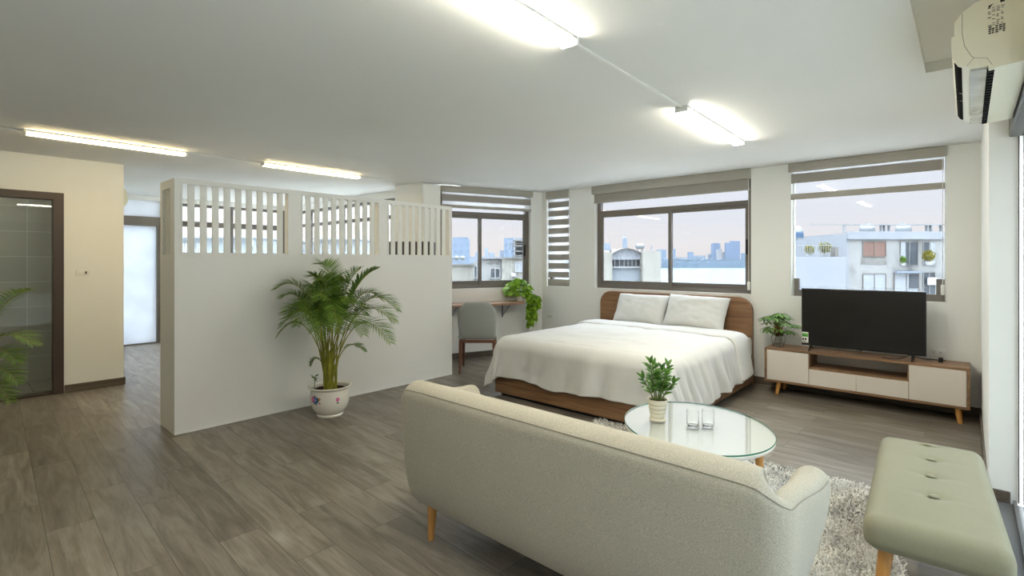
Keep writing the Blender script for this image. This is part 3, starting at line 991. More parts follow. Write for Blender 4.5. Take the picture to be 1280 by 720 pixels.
pillow('white pillow leaning on the headboard, the one nearer the television', (-2.47, 6.085, 0.815), 0.78, 0.47, 0.27, math.radians(60), 0.02, 6.1, math.radians(-2.0))

# ------------------------------------------------------------------ television console
cx0, cx1, cy0, cy1, cz0, cz1 = -1.655, 0.02, 5.98, 6.355, 0.135, 0.502
xa, xb, xm = -1.229, -0.406, -0.815
t = thing('television_console', 'long low brown wood television console with cream doors', 'television console', ((cx0 + cx1) / 2, (cy0 + cy1) / 2, 0))
w = 0.022
m = MB()
m.rbox(cx0, cx1, cy0, cy1, cz1 - w, cz1, 0.002, 1); m.rbox(cx0, cx1, cy0, cy1, cz0, cz0 + w, 0.002, 1)
m.rbox(cx0, cx0 + w, cy0, cy1, cz0 + w, cz1 - w, 0.002, 1); m.rbox(cx1 - w, cx1, cy0, cy1, cz0 + w, cz1 - w, 0.002, 1)
m.box(xa - 0.009, xa + 0.009, cy0 + 0.02, cy1, cz0 + w, cz1 - w); m.box(xb - 0.009, xb + 0.009, cy0 + 0.02, cy1, cz0 + w, cz1 - w)
m.box(xa + 0.009, xb - 0.009, cy0 + 0.02, cy1, 0.318, 0.336)
m.build('carcass', MT['consolew'], t, smooth=0)
MB().box(cx0 + w, cx1 - w, cy1 - 0.012, cy1 - 0.004, cz0 + w, cz1 - w).build('back_panel', MT['consolecream'], t, smooth=0)
for a, b in ((cx0 + w + 0.002, xa - 0.002), (xb + 0.002, cx1 - w - 0.002)):
    MB().rbox(a, b, cy0 + 0.001, cy0 + 0.019, cz0 + w + 0.002, cz1 - w - 0.002, 0.0015, 1).build('door', MT['consolecream'], t)
for a, b in ((xa + 0.002, xm - 0.0015), (xm + 0.0015, xb - 0.002)):
    MB().rbox(a, b, cy0 + 0.001, cy0 + 0.019, cz0 + w + 0.002, 0.318, 0.0015, 1).build('drawer_front', MT['consolecream'], t)
def leg(parent, x, y, zt, dx, dy, r0, r1, mat, name='leg', z0=0.0):
    m = MB().tube([(x, y, zt), (x + dx * 0.5, y + dy * 0.5, (zt + z0) / 2), (x + dx, y + dy, z0)], [r0, (r0 + r1) / 2, r1], 14)
    k = [v for v in m.v]
    o = m.build(name, mat, parent)
    return o
for x, dx in ((cx0 + 0.135, -0.02), (cx1 - 0.085, 0.02)):
    for y, dy in ((cy0 + 0.05, -0.012), (cy1 - 0.05, 0.0)):
        leg(t, x, y, cz0 + 0.001, dx, dy, 0.024, 0.017, MT['oakleg'])

# television
tx0, tx1, ty, tz0, tz1 = -1.320, -0.283, 6.10, 0.552, 1.158
t = thing('television', 'black flat screen television standing on the low console', 'television', ((tx0 + tx1) / 2, ty, cz1))
m = MB(); m.rbox(tx0, tx1, ty, ty + 0.022, tz0, tz1, 0.004, 2); m.rbox(tx0 + 0.18, tx1 - 0.18, ty + 0.022, ty + 0.065, tz0 + 0.04, tz0 + 0.36, 0.012, 2)
m.build('casing', MT['bezel'], t)
MB().box(tx0 + 0.010, tx1 - 0.010, ty - 0.0012, ty + 0.002, tz0 + 0.018, tz1 - 0.010).build('screen', MT['screen'], t, smooth=0)
for x in (-1.235, -0.385):
    f = MB(); f.tube([(x, ty + 0.012, tz0 + 0.01), (x, ty - 0.03, 0.525), (x, ty - 0.085, cz1 + 0.006)], [0.009, 0.008, 0.006], 8)
    f.tube([(x, ty + 0.012, tz0 + 0.01), (x, ty + 0.05, 0.525), (x, ty + 0.10, cz1 + 0.006)], [0.009, 0.008, 0.006], 8)
    f.build('foot', MT['black'], t)
xm_ = (tx0 + tx1) / 2
m = MB(); m.rbox(xm_ - 0.022, xm_ + 0.022, ty - 0.004, ty + 0.01, tz0 - 0.008, tz0 + 0.006, 0.002, 1)
lg = m.build('logo_bar', MT['bezel'], t)
def text(body, size, parent, loc, rot, mat, name='lettering', ext=0.0006, align='CENTER'):
    cu = bpy.data.curves.new(name, 'FONT'); cu.body = body; cu.size = size; cu.extrude = ext; cu.align_x = align; cu.align_y = 'CENTER'
    o = bpy.data.objects.new(name, cu); C.objects.link(o)
    dg = bpy.context.evaluated_depsgraph_get()
    me = bpy.data.meshes.new_from_object(o.evaluated_get(dg))
    bpy.data.objects.remove(o)
    me.materials.clear(); me.materials.append(mat)
    o = bpy.data.objects.new(name, me); C.objects.link(o)
    if parent:
        fr = FRAME[parent.name]
        o.parent = parent; o.location = (loc[0] - fr[0][0], loc[1] - fr[0][1], loc[2] - fr[0][2])
    else: o.location = loc
    o.rotation_euler = rot
    return o
text('LG', 0.011, lg, (xm_ + 0.004, ty - 0.005, tz0 - 0.001), (PI / 2, 0, 0), MT['steel'])
MB().lathe([(0.0, 0), (0.005, 0.0), (0.005, 0.001), (0, 0.001)], n=16).xf(lambda x, y, z: (xm_ - 0.009 + x, ty - 0.004 - z, tz0 - 0.001 + y)).build('emblem', MT['steel'], lg)
sx0, sx1, sz0, sz1 = on_y(1002.5, ty), on_y(1010.5, ty), 0.578, 0.690
st = MB().box(sx0, sx1, ty - 0.0024, ty - 0.0010, sz0, sz1).build('sticker', MT['whitepl'], t, smooth=0)
st['label'] = 'small green and white energy sticker'
m = MB(); m.box(sx0 + 0.003, sx1 - 0.003, ty - 0.0032, ty - 0.0022, 0.640, 0.676); m.build('green_field', MT['lime'], st, smooth=0)
m = MB(); m.box(sx0 + 0.006, sx0 + 0.026, ty - 0.0036, ty - 0.0030, 0.662, 0.669); m.box(sx0 + 0.006, sx1 - 0.008, ty - 0.0036, ty - 0.0030, 0.646, 0.653)
for i, (a, b) in enumerate(((0.005, 0.020), (0.026, 0.044))):
    m.box(sx0 + a, sx0 + b, ty - 0.0034, ty - 0.0022, 0.606, 0.626)
for i in range(3): m.box(sx0 + 0.006, sx1 - 0.006 - 0.008 * i, ty - 0.0034, ty - 0.0022, 0.584 + i * 0.007, 0.587 + i * 0.007)
m.build('print', MT['black'], st, smooth=0)
# power lead and plug lying on the console
t = thing('power_cable', 'thin black power cable with a plug lying on the console top by the television foot', 'cable', (-0.32, 6.1, cz1))
pts = [(-0.62, 6.08, cz1 + 0.006), (-0.54, 6.04, cz1 + 0.006), (-0.46, 6.05, cz1 + 0.02), (-0.41, 6.13, cz1 + 0.045), (-0.36, 6.17, cz1 + 0.03), (-0.30, 6.15, cz1 + 0.02), (-0.24, 6.16, cz1 + 0.022), (-0.19, 6.17, cz1 + 0.02)]
def smooth_path(p, k=6):
    p = [Vector(a) for a in p]; out = []
    for i in range(len(p) - 1):
        a, b, c, d = p[max(i - 1, 0)], p[i], p[i + 1], p[min(i + 2, len(p) - 1)]
        for j in range(k):
            u = j / k
            out.append(0.5 * ((2 * b) + (c - a) * u + (2 * a - 5 * b + 4 * c - d) * u * u + (3 * b - a - 3 * c + d) * u ** 3))
    return out + [p[-1]]
MB().tube(smooth_path(pts), 0.004, 8).build('lead', MT['black'], t)
m = MB(); m.rbox(-0.20, -0.165, 6.155, 6.19, cz1 + 0.001, cz1 + 0.046, 0.006, 2); m.tube([(-0.165, 6.165, cz1 + 0.024), (-0.148, 6.165, cz1 + 0.024)], 0.003, 8); m.tube([(-0.165, 6.18, cz1 + 0.024), (-0.148, 6.18, cz1 + 0.024)], 0.003, 8)
m.build('plug', MT['black'], t)

# wall sockets and switch
def socket(label, wf, u, z, w, h, kind):
    t = thing('wall_outlet' if kind != 'switch' else 'light_switch', label, 'wall outlet' if kind != 'switch' else 'light switch', wf.to(u, 0, z), 0)
    m = MB(); wf.box(m, u - w / 2, u + w / 2, 0.0, 0.009, z - h / 2, z + h / 2, r=0.003); m.build('plate', MT['whitepl'], t)
    if kind == 'outlet':
        for s in (-1, 1):
            for d in (-0.007, 0.007):
                m = MB(); wf.box(m, u + s * 0.026 + d - 0.0015, u + s * 0.026 + d + 0.0015, 0.009, 0.0102, z - 0.002, z + 0.010); m.build('slot', MT['black'], t, smooth=0)
            m = MB(); wf.box(m, u + s * 0.026 - 0.003, u + s * 0.026 + 0.003, 0.009, 0.0102, z - 0.013, z - 0.007); m.build('earth_hole', MT['black'], t, smooth=0)
    else:
        m = MB(); wf.box(m, u - 0.030, u - 0.006, 0.009, 0.013, z - 0.016, z + 0.016, r=0.002); m.build('rocker', MT['whitepl'], t)
        m = MB(); wf.box(m, u + 0.018, u + 0.034, 0.009, 0.012, z - 0.014, z + 0.014, r=0.002); m.build('dimmer', MT['darkframe'], t)
    return t
socket('white double socket on the wall beside the television', WB, -0.215, 0.565, 0.125, 0.075, 'outlet')
socket('white double socket low on the wall near the headboard corner', WB, -4.925, 0.575, 0.13, 0.075, 'outlet')
socket('white light switch plate on the warm wall by the bathroom door', WLEFT, 0.98, 1.318, 0.115, 0.07, 'switch')

# ------------------------------------------------------------------ desk shelf and chair
ud0, ud1 = WD.u_at(649), LD - 0.02
zd = 0.80
cu_, nd = (ud0 + ud1) / 2, 0.40
t = thing('mounted_desk_shelf', 'brown wooden desk shelf fixed to the wall below the desk window', 'desk', WD.to(cu_, 0.2, zd))
m = MB(); k = 0
pl = [(ud0 + 0.02, 0.001), (ud1, 0.001), (ud1, nd)]
for i in range(7):
    a = PI / 2 * i / 6
    pl.append((ud0 + 0.02 + 0.25 - 0.25 * math.sin(a), nd - 0.25 + 0.25 * math.cos(a)))
m.prism(pl, 'Z', zd, zd + 0.03); m.xf(WD.to)
m.build('desk_board', MT['deskwood'], t)
for u in (ud0 + 0.30, ud1 - 0.4):
    m = MB(); WD.box(m, u - 0.012, u + 0.012, 0.001, 0.010, zd - 0.22, zd - 0.001); WD.box(m, u - 0.012, u + 0.012, 0.010, 0.27, zd - 0.010, zd - 0.001)
    m.tube([WD.to(u, 0.01, zd - 0.19), WD.to(u, 0.12, zd - 0.11), WD.to(u, 0.25, zd - 0.012)], 0.008, 6)
    m.build('bracket', MT['greymetal'], t)

# chair: local frame, +y is the way it faces
def chair_pos(px, d):
    a, b = ray(px); return a * d, b * d
ccx, ccy = chair_pos(598, 6.72)
t = thing('desk_chair', 'grey upholstered chair with walnut legs facing the desk', 'chair', (ccx, ccy, 0), YAW)
sw, sd = 0.245, 0.24
def seat_fn(x, y, z):
    return (x * (1 - 0.05 * (y / sd)), y, z + (0.015 * (1 - (x / sw) ** 2) if z > 0.46 else 0))
MB().dense(-sw, sw, -0.20, 0.25, 0.428, 0.492, 0.028, (10, 10, 3), seat_fn).build('seat', MT['chairf'], t, True)
def back_fn(x, y, z):
    # curved shell: rounded top outline, wraps forward at the sides, leans back
    hgt = (z - 0.44) / 0.48
    s = x / 0.245
    if hgt > 0.72:
        k = (hgt - 0.72) / 0.28
        x = x * (1 - 0.16 * k ** 2.2)
    x = x * (0.97 + 0.06 * math.sin(min(1, max(0, hgt)) * PI))
    y = y + 0.07 * s * s * (1 - 0.2 * hgt) - 0.10 * hgt
    if abs(s) > 0.7:
        z = z - 0.05 * max(0, hgt - 0.5) * 2 * ((abs(s) - 0.7) / 0.3) ** 2
    return (x, y, z)
MB().dense(-0.245, 0.245, -0.245, -0.19, 0.44, 0.925, 0.026, (16, 3, 16), back_fn).build('backrest', MT['chairf'], t, True)
m = MB()
m.rbox(-0.235, 0.235, -0.225, -0.195, 0.392, 0.430, 0.005, 2); m.rbox(-0.225, 0.225, 0.20, 0.23, 0.395, 0.428, 0.005, 2)
m.rbox(-0.238, -0.210, -0.195, 0.20, 0.395, 0.428, 0.005, 2); m.rbox(0.210, 0.238, -0.195, 0.20, 0.395, 0.428, 0.005, 2)
m.build('seat_frame', MT['walnutz'], t, True)
for sx in (-1, 1):
    for (y, dy) in ((-0.205, -0.055), (0.205, 0.04)):
        MB().tube([(sx * 0.215, y, 0.425), (sx * 0.218, y + dy * 0.3, 0.25), (sx * 0.222, y + dy, 0.0)], [0.024, 0.021, 0.014], 10).build('leg', MT['walnutz'], t, True)

# ------------------------------------------------------------------ sofa
SX0, SX1, SYB, SYF = -2.25, -0.372, 1.565, 2.14
t = thing('sofa', 'beige upholstered two seat sofa seen from behind with flared rounded arms', 'sofa', ((SX0 + SX1) / 2, 1.98, 0))
rc = 0.09
path = []       # (x, y, nx, ny, kind) outer line, kind 0 = back centre .. 1 = arm front
def add_line(p, q, n, num, a0, a1):
    for i in range(num):
        u = i / num
        path.append((p[0] + (q[0] - p[0]) * u, p[1] + (q[1] - p[1]) * u, n[0], n[1], a0 + (a1 - a0) * u))
def add_arc(c, r, a0, a1, num, k0, k1):
    for i in range(num):
        u = i / num; a = a0 + (a1 - a0) * u
        path.append((c[0] + r * math.cos(a), c[1] + r * math.sin(a), math.cos(a), math.sin(a), k0 + (k1 - k0) * u))
ARM = SYF - (SYB + rc)
add_line((SX0, SYF), (SX0, SYB + rc), (-1, 0), 16, -2.0, -1.0)
add_arc((SX0 + rc, SYB + rc), rc, PI, 1.5 * PI, 10, -1.0, -0.6)
add_line((SX0 + rc, SYB), (SX1 - rc, SYB), (0, -1), 34, -0.6, 0.6)
add_arc((SX1 - rc, SYB + rc), rc, 1.5 * PI, 2 * PI, 10, 0.6, 1.0)
add_line((SX1, SYB + rc), (SX1, SYF), (1, 0), 17, 1.0, 2.0)
def sm(a, b, x):
    u = min(1, max(0, (x - a) / (b - a))); return u * u * (3 - 2 * u)
vs, fs = [], []
NS = 30
for (x, y, nx, ny, k) in path:
    ak = abs(k)
    top = 0.825 - 0.080 * sm(0.54, 1.0, ak) - 0.035 * sm(1.0, 1.8, ak) 
    T = 0.155 - 0.065 * sm(0.6, 1.0, ak) + 0.035 * sm(1.1, 1.9, ak)
    fl_ = 0.02 * sm(0.9, 1.7, ak)
    fin = 0.0
    if ak > 1.86:                              # rounded arm front
        u = (ak - 1.86) / 0.14; fin = 1 - math.sqrt(max(0, 1 - u * u))
    bot = 0.165
    prof = []
    rt = T * 0.5
    out = [(-0.115, bot), (-0.085, bot + 0.012), (-0.055, bot + 0.05), (-0.035, bot + 0.11), (-0.022, bot + 0.19), (-0.012, bot + 0.29), (-0.004, top - 0.16), (0.0, top - rt * 0.95)]
    for i in range(1, 10):
        a = PI * i / 10
        out.append((-rt + rt * math.cos(a), top - rt * 0.95 + rt * 0.95 * math.sin(a)))
    out += [(-T, top - rt * 0.95), (-T - 0.005, 0.45), (-T - 0.005, 0.30), (-T, bot + 0.02), (-T + 0.01, bot)]
    mid = -T / 2
    af = sm(0.8, 1.7, ak)
    out = [(o * (1 + 1.0 * af) if o < -0.01 and i < 7 else o, z) for i, (o, z) in enumerate(out)]
    for (o, z) in out:
        h = (z - bot) / (top - bot)
        o2 = mid + (o - mid) * (1 - 0.75 * fin)
        z2 = z if fin == 0 else bot + (z - bot) * (1 - 0.10 * fin) + 0.02 * fin
        lean = fl_ * h ** 1.5
        if ak < 0.9: lean += 0.0
        vs.append((x + nx * (o2 + lean), y + ny * (o2 + lean), z2))
    NP = len(out)
n = len(path)
for i in range(n - 1):
    for j in range(NP):
        fs.append((i * NP + j, (i + 1) * NP + j, (i + 1) * NP + (j + 1) % NP, i * NP + (j + 1) % NP))
fs.append(tuple(range(NP))); fs.append(tuple((n - 1) * NP + j for j in range(NP - 1, -1, -1)))
shell = MB().add(vs, fs).build('back_and_arms', MT['sofa'], t, smooth=60)
ss = shell.modifiers.new('smooth', 'SUBSURF'); ss.levels = 1; ss.render_levels = 1
pts = []
for (x, y, nx, ny, k) in path:
    ak = abs(k)
    if ak > 1.86: continue
    top = 0.825 - 0.080 * sm(0.54, 1.0, ak) - 0.035 * sm(1.0, 1.8, ak)
    T = 0.155 - 0.065 * sm(0.6, 1.0, ak) + 0.035 * sm(1.1, 1.9, ak)
    rt = T / 2
    fl_ = 0.02 * sm(0.9, 1.7, ak)
    a = 0.50
    pts.append((x + nx * (-rt + rt * math.cos(a) + fl_ * 0.97 + 0.0005), y + ny * (-rt + rt * math.cos(a) + fl_ * 0.97 + 0.0005), top - rt * 0.95 + rt * 0.95 * math.sin(a) ))
MB().tube(pts, 0.0018, 6).build('piping', MT['seam'], t)
MB().rbox(SX0 + 0.14, SX1 - 0.14, SYB + 0.165, SYF + 0.14, 0.168, 0.30, 0.02, 2).build('seat_base', MT['sofa'], t)
xc = (SX0 + SX1) / 2
for a, b in ((SX0 + 0.135, xc - 0.003), (xc + 0.003, SX1 - 0.135)):
    MB().dense(a, b, SYB + 0.27, SYF + 0.17, 0.301, 0.435, 0.045, (12, 12, 4), lambda x, y, z: (x, y, z + (0.012 * noise.noise(Vector((x * 3, y * 3, 1))) if z > 0.4 else 0))).build('seat_cushion', MT['sofa'], t)
    MB().dense(a, b, SYB + 0.165, SYB + 0.275, 0.31, 0.76, 0.045, (12, 4, 10)).build('back_cushion', MT['sofa'], t)
for x, dx in ((SX0 + 0.17, 0.012), (SX1 - 0.17, -0.012)):
    for y, dy in ((SYB + 0.12, -0.02), (SYF + 0.06, 0.02)):
        leg(t, x, y, 0.172, dx, dy, 0.026, 0.016, MT['oakleg'])

# ------------------------------------------------------------------ bench
t = thing('upholstered_bench', 'long pale sage upholstered bench with four buttons on the grey rug', 'bench', (-0.125, 3.085, 0), math.radians(3.2))
BW, BL = 0.225, 0.625
btn = [(-0.01, 0.535), (0.005, 0.275), (0.0, 0.015), (0.005, -0.245)]
def bench_fn(x, y, z):
    if z > 0.36:
        s = max(0, 1 - (x / BW) ** 2) * max(0, 1 - (y / BL) ** 4)
        z += 0.012 * s
        for bx, by in btn:
            d2 = ((x - bx) / 0.04) ** 2 + ((y - by) / 0.03) ** 2
            z -= 0.016 * math.exp(-d2)
            z -= 0.0025 * math.exp(-((y - by) / 0.02) ** 2) * max(0, 1 - (abs(x - bx) / 0.16))
    if z < 0.31: x *= 0.985; y *= 0.99
    return (x, y, z)
MB().dense(-BW, BW, -BL, BL, 0.285, 0.425, 0.055, (44, 120, 8), bench_fn).build('cushion', MT['bench'], t, True, smooth=180)
for bx, by in btn:
    MB().sphere((bx, by, 0.4325), 0.0175, (1.15, 1.0, 0.36), 8).build('button', MT['bench'], t, True)
pts = []
for i in range(61):
    a = 2 * PI * i / 60
    c_, s_ = math.cos(a), math.sin(a)
    pts.append((math.copysign(abs(c_) ** 0.25, c_) * (BW + 0.0), math.copysign(abs(s_) ** 0.16, s_) * (BL + 0.0), 0.365))
MB().rbox(-BW + 0.09, BW - 0.09, -BL + 0.10, BL - 0.10, 0.276, 0.294, 0.004, 1).build('base_board', MT['walnut'], t, True)
for sx in (-1, 1):
    for sy in (-1, 1):
        MB().tube([(sx * 0.150, sy * 0.52, 0.274), (sx * 0.163, sy * 0.545, 0.15), (sx * 0.178, sy * 0.575, 0.0)], [0.027, 0.023, 0.016], 14).build('leg', MT['oakleg'], t, True)

# ------------------------------------------------------------------ coffee table
TX, TY, TA, TB, TR = -1.235, 3.05, 0.425, 0.502, 0.68
t = thing('coffee_table', 'oval white coffee table with a glass top and honey wood legs', 'coffee table', (TX, TY, 0))
MB().lathe([(0, 0.408), (0.90, 0.408), (0.965, 0.414), (0.992, 0.424), (0.996, 0.436), (0.985, 0.4405), (0, 0.4405)], (0, 0, 0), 72).xf(lambda x, y, z: (TX + math.cos(TR) * x * TA - math.sin(TR) * y * TB, TY + math.sin(TR) * x * TA + math.cos(TR) * y * TB, z)).build('table_top', MT['tablewhite'], t)
def oval(prof, n=72, closed=False):
    return MB().lathe(prof, (0, 0, 0), n, closed=closed).xf(lambda x, y, z: (TX + math.cos(TR) * x * TA - math.sin(TR) * y * TB, TY + math.sin(TR) * x * TA + math.cos(TR) * y * TB, z))
g = oval([(0, 0.4415), (0.994, 0.4415), (0.994, 0.4495), (0, 0.4495)]).build('glass_top', MT['tableglass'], t)
oval([(0.9945, 0.4412), (0.999, 0.4425), (1.0, 0.4455), (0.999, 0.4488), (0.9945, 0.4498)], closed=True).build('glass_edge', MT['glassedge'], t)['label'] = 'green polished edge of the glass'
oval([(0, 0.168), (0.80, 0.168), (0.855, 0.172), (0.87, 0.182), (0.86, 0.192), (0.80, 0.196), (0, 0.196)]).build('lower_shelf', MT['tablewhite'], t)
for a in (0.25, 0.25 + PI / 2, 0.25 + PI, 0.25 + 1.5 * PI):
    x, y = math.cos(a + 0.2) * 0.345, math.sin(a + 0.2) * 0.39
    MB().tube([(TX + x, TY + y, 0.409), (TX + x * 1.02, TY + y * 1.02, 0.2), (TX + x * 1.04, TY + y * 1.04, 0.0)], [0.024, 0.021, 0.016], 14).build('leg', MT['oakleg'], t)

def tumbler(label, px, py):
    a, b = ray(px); d = (CAMH - 0.45) * FPX / (py - HZ)
    x, y = a * d, b * d
    r, h, th = 0.036, 0.098, 0.0022
    prof = [(0, 0), (r * 0.92, 0), (r * 0.96, 0.002), (r, h), (r - th / 2, h + 0.0008), (r - th, h), (r * 0.96 - th, 0.02), (r * 0.8, 0.015), (0, 0.014)]
    o = MB().lathe(prof, (0, 0, 0), 32).build('drinking_glass', MT['tumbler'])
    o.location = (x, y, 0.4505)
    return tag(o, label, 'drinking glass', 'tumblers on the coffee table')
tumbler('clear empty tumbler on the glass table, the one nearer the potted plant', 866, 533.5)
tumbler('clear empty tumbler on the glass table, the one farther from the potted plant', 885, 533.5)

# ------------------------------------------------------------------ rug
rug_poly = [(-2.46, 3.90), (-0.44, 3.86), (-0.14, 2.62), (-0.16, 2.25), (-2.42, 2.20)]
def inside(x, y):
    c = False; n = len(rug_poly)
    for i in range(n):
        x0, y0 = rug_poly[i]; x1, y1 = rug_poly[(i + 1) % n]
        if (y0 > y) != (y1 > y) and x < (x1 - x0) * (y - y0) / (y1 - y0) + x0: c = not c
    return c
rug = MB().prism(rug_poly, 'Z', 0.001, 0.012)
rng = random.Random(5)
cnt = 0
while cnt < 24000:
    x, y = rng.uniform(-2.5, -0.1), rng.uniform(2.15, 3.95)
    if not inside(x, y): continue
    if x < -1.3 and y < 3.3 and rng.random() < 0.55: continue      # thinner where sofa and table hide it
    cnt += 1
    fx, fy = noise.noise(Vector((x * 4, y * 4, 1))) * 2.2, noise.noise(Vector((x * 4, y * 4, 9))) * 2.2
    a = rng.uniform(0, 2 * PI)
    dx, dy = fx + math.cos(a) * 0.8, fy + math.sin(a) * 0.8
    l = math.hypot(dx, dy) + 1e-6; dx /= l; dy /= l
    L = rng.uniform(0.030, 0.060); w = rng.uniform(0.0022, 0.0042)
    lean = rng.uniform(0.35, 0.95)
    sx, sy = -dy * w, dx * w
    p = [(0, 0.010), (L * 0.30 * lean, 0.010 + L * 0.42), (L * 0.75 * lean, 0.010 + L * (0.70 - 0.2 * lean)), (L * 1.1 * lean, 0.010 + L * (0.72 - 0.45 * lean))]
    vs = []
    for i, (o, z) in enumerate(p[:3]):
        k = (1.0, 0.9, 0.7)[i]
        vs += [(x + dx * o + sx * k, y + dy * o + sy * k, z), (x + dx * o - sx * k, y + dy * o - sy * k, z)]
    vs.append((x + dx * p[3][0], y + dy * p[3][0], p[3][1]))
    rug.add(vs, [(0, 1, 3, 2), (2, 3, 5, 4), (4, 5, 6)])
m_, nt, bs, out_ = new_mat('shaggy_grey_wool')
gq = nt.nodes.new('ShaderNodeNewGeometry')
nz = noise_tex(nt, coords(nt), 7, 3)
c1 = ramp(nt, gq.outputs['Random Per Island'], [(0.0, lin((196, 191, 182))), (0.5, lin((230, 226, 217))), (1.0, lin((248, 246, 239)))])
mxr = nt.nodes.new('ShaderNodeMix'); mxr.data_type = 'RGBA'; mxr.blend_type = 'MULTIPLY'; mxr.inputs[0].default_value = 1
nt.links.new(c1, mxr.inputs[6]); nt.links.new(ramp(nt, nz, [(0.38, (0.72, 0.72, 0.73, 1)), (0.62, (1, 1, 1, 1))]), mxr.inputs[7])
nt.links.new(mxr.outputs[2], bs.inputs['Base Color']); bs.inputs['Roughness'].default_value = 0.95; bs.inputs['Specular IOR Level'].default_value = 0.1
tag(rug.build('shaggy_rug', m_, None, smooth=60, recalc=False), 'shaggy grey long pile rug under the coffee table and bench', 'rug')

# ------------------------------------------------------------------ air conditioners
def air_con(label, loc, rotz, length, hidden=False):
    """local: y along the unit, front towards -x, back at x = 0"""
    t = thing('mounted_air_conditioner', label, 'air conditioner', loc, rotz)
    L = length
    body = [(0.0, 0.0), (-0.115, -0.010), (-0.117, 0.004), (-0.170, 0.008), (-0.205, 0.030), (-0.222, 0.062), (-0.226, 0.10), (-0.226, 0.145), (-0.217, 0.146), (-0.217, 0.20), (-0.195, 0.235), (-0.155, 0.262), (-0.06, 0.285), (0.0, 0.287)]
    MB().prism(body, 'Y', 0.0, L).build('body', MT['cream'], t, True, smooth=25)
    MB().prism([(-0.120, -0.006), (-0.168, 0.000), (-0.168, 0.0075), (-0.120, 0.0035)], 'Y', 0.02, L - 0.012).build('louvre_flap', MT['flap'], t, True, smooth=0)
    m = MB(); m.prism([(-0.098, -0.0100), (-0.1185, -0.0118), (-0.1185, 0.002), (-0.098, 0.0)], 'Y', 0.03, L - 0.015)
    for i in range(22): 
        y = 0.045 + i * (L - 0.08) / 22
        m.box(-0.1170, -0.101, y, y + 0.002, -0.0125, -0.0100, 1)
    m.build('air_outlet', [MT['slot'], MT['rail']], t, True, smooth=0)
    m = MB()
    for a, b in ((0.03, 0.42), (0.435, 0.56), (0.575, 0.97)):
        m.prism([(-0.1950, 0.0218), (-0.2068, 0.0288), (-0.2175, 0.0488), (-0.2120, 0.0520), (-0.2030, 0.0340), (-0.1930, 0.0270)], 'Y', L * a, L * b)
    m.build('front_slot', MT['slot'], t, True, smooth=0)
    return t
ac = air_con('cream wall air conditioner above the sliding glass door', (0.178, 2.72, 2.212), 0.0, 1.08)
# printed rating label, seams, side details on the near end
m = MB()
e0, e1 = -0.0015, 0.0006
m.prism([(-0.116, 0.236), (-0.102, 0.242), (-0.116, 0.224)], 'Y', e0, e1)
m.box(-0.083, -0.070, e0, e1, 0.240, 0.254)
rng = random.Random(3)
for i in range(10):
    z = 0.226 - i * 0.0075
    for c in range(4):
        x = -0.118 + c * 0.0125
        if rng.random() < 0.8: m.box(x, x + rng.uniform(0.004, 0.010), e0, e1, z, z + rng.uniform(0.0012, 0.0028))
for i in range(4):
    z = 0.150 - i * 0.008
    for c in range(5):
        x = -0.116 + c * 0.010
        if rng.random() < 0.85: m.box(x, x + rng.uniform(0.005, 0.009), e0, e1, z, z + 0.0045)
lb = m.build('rating_label', MT['black'], ac, True, smooth=0); lb['label'] = 'small black printed label text'
m = MB()
m.tube([(-0.193, 0.0, 0.232), (-0.193, 0.0, 0.15), (-0.186, 0.0, 0.10), (-0.166, 0.0, 0.055), (-0.158, 0.0, 0.045)], 0.0010, 5)
m.tube([(-0.158, 0.0, 0.045), (-0.180, 0.0, 0.016)], 0.0009, 5); m.tube([(-0.158, 0.0, 0.045), (-0.12, 0.0, 0.034), (-0.105, 0.0, 0.004)], 0.0009, 5)
m.build('end_seam', MT['seam'], ac, True)
m = MB()
for i in range(9): m.box(-0.055 + i * 0.006, -0.0535 + i * 0.006, -0.0012, 0.0005, 0.01, 0.27)
m.build('end_ribs', MT['cream'], ac, True, smooth=0)
air_con('cream wall air conditioner half hidden round the corner in the corridor', (-9.2, 1.352, 2.17), -PI / 2, 0.85)

# ------------------------------------------------------------------ plants
def bez(p0, p1, p2, u):
    return p0 * (1 - u) ** 2 + p1 * 2 * u * (1 - u) + p2 * u * u

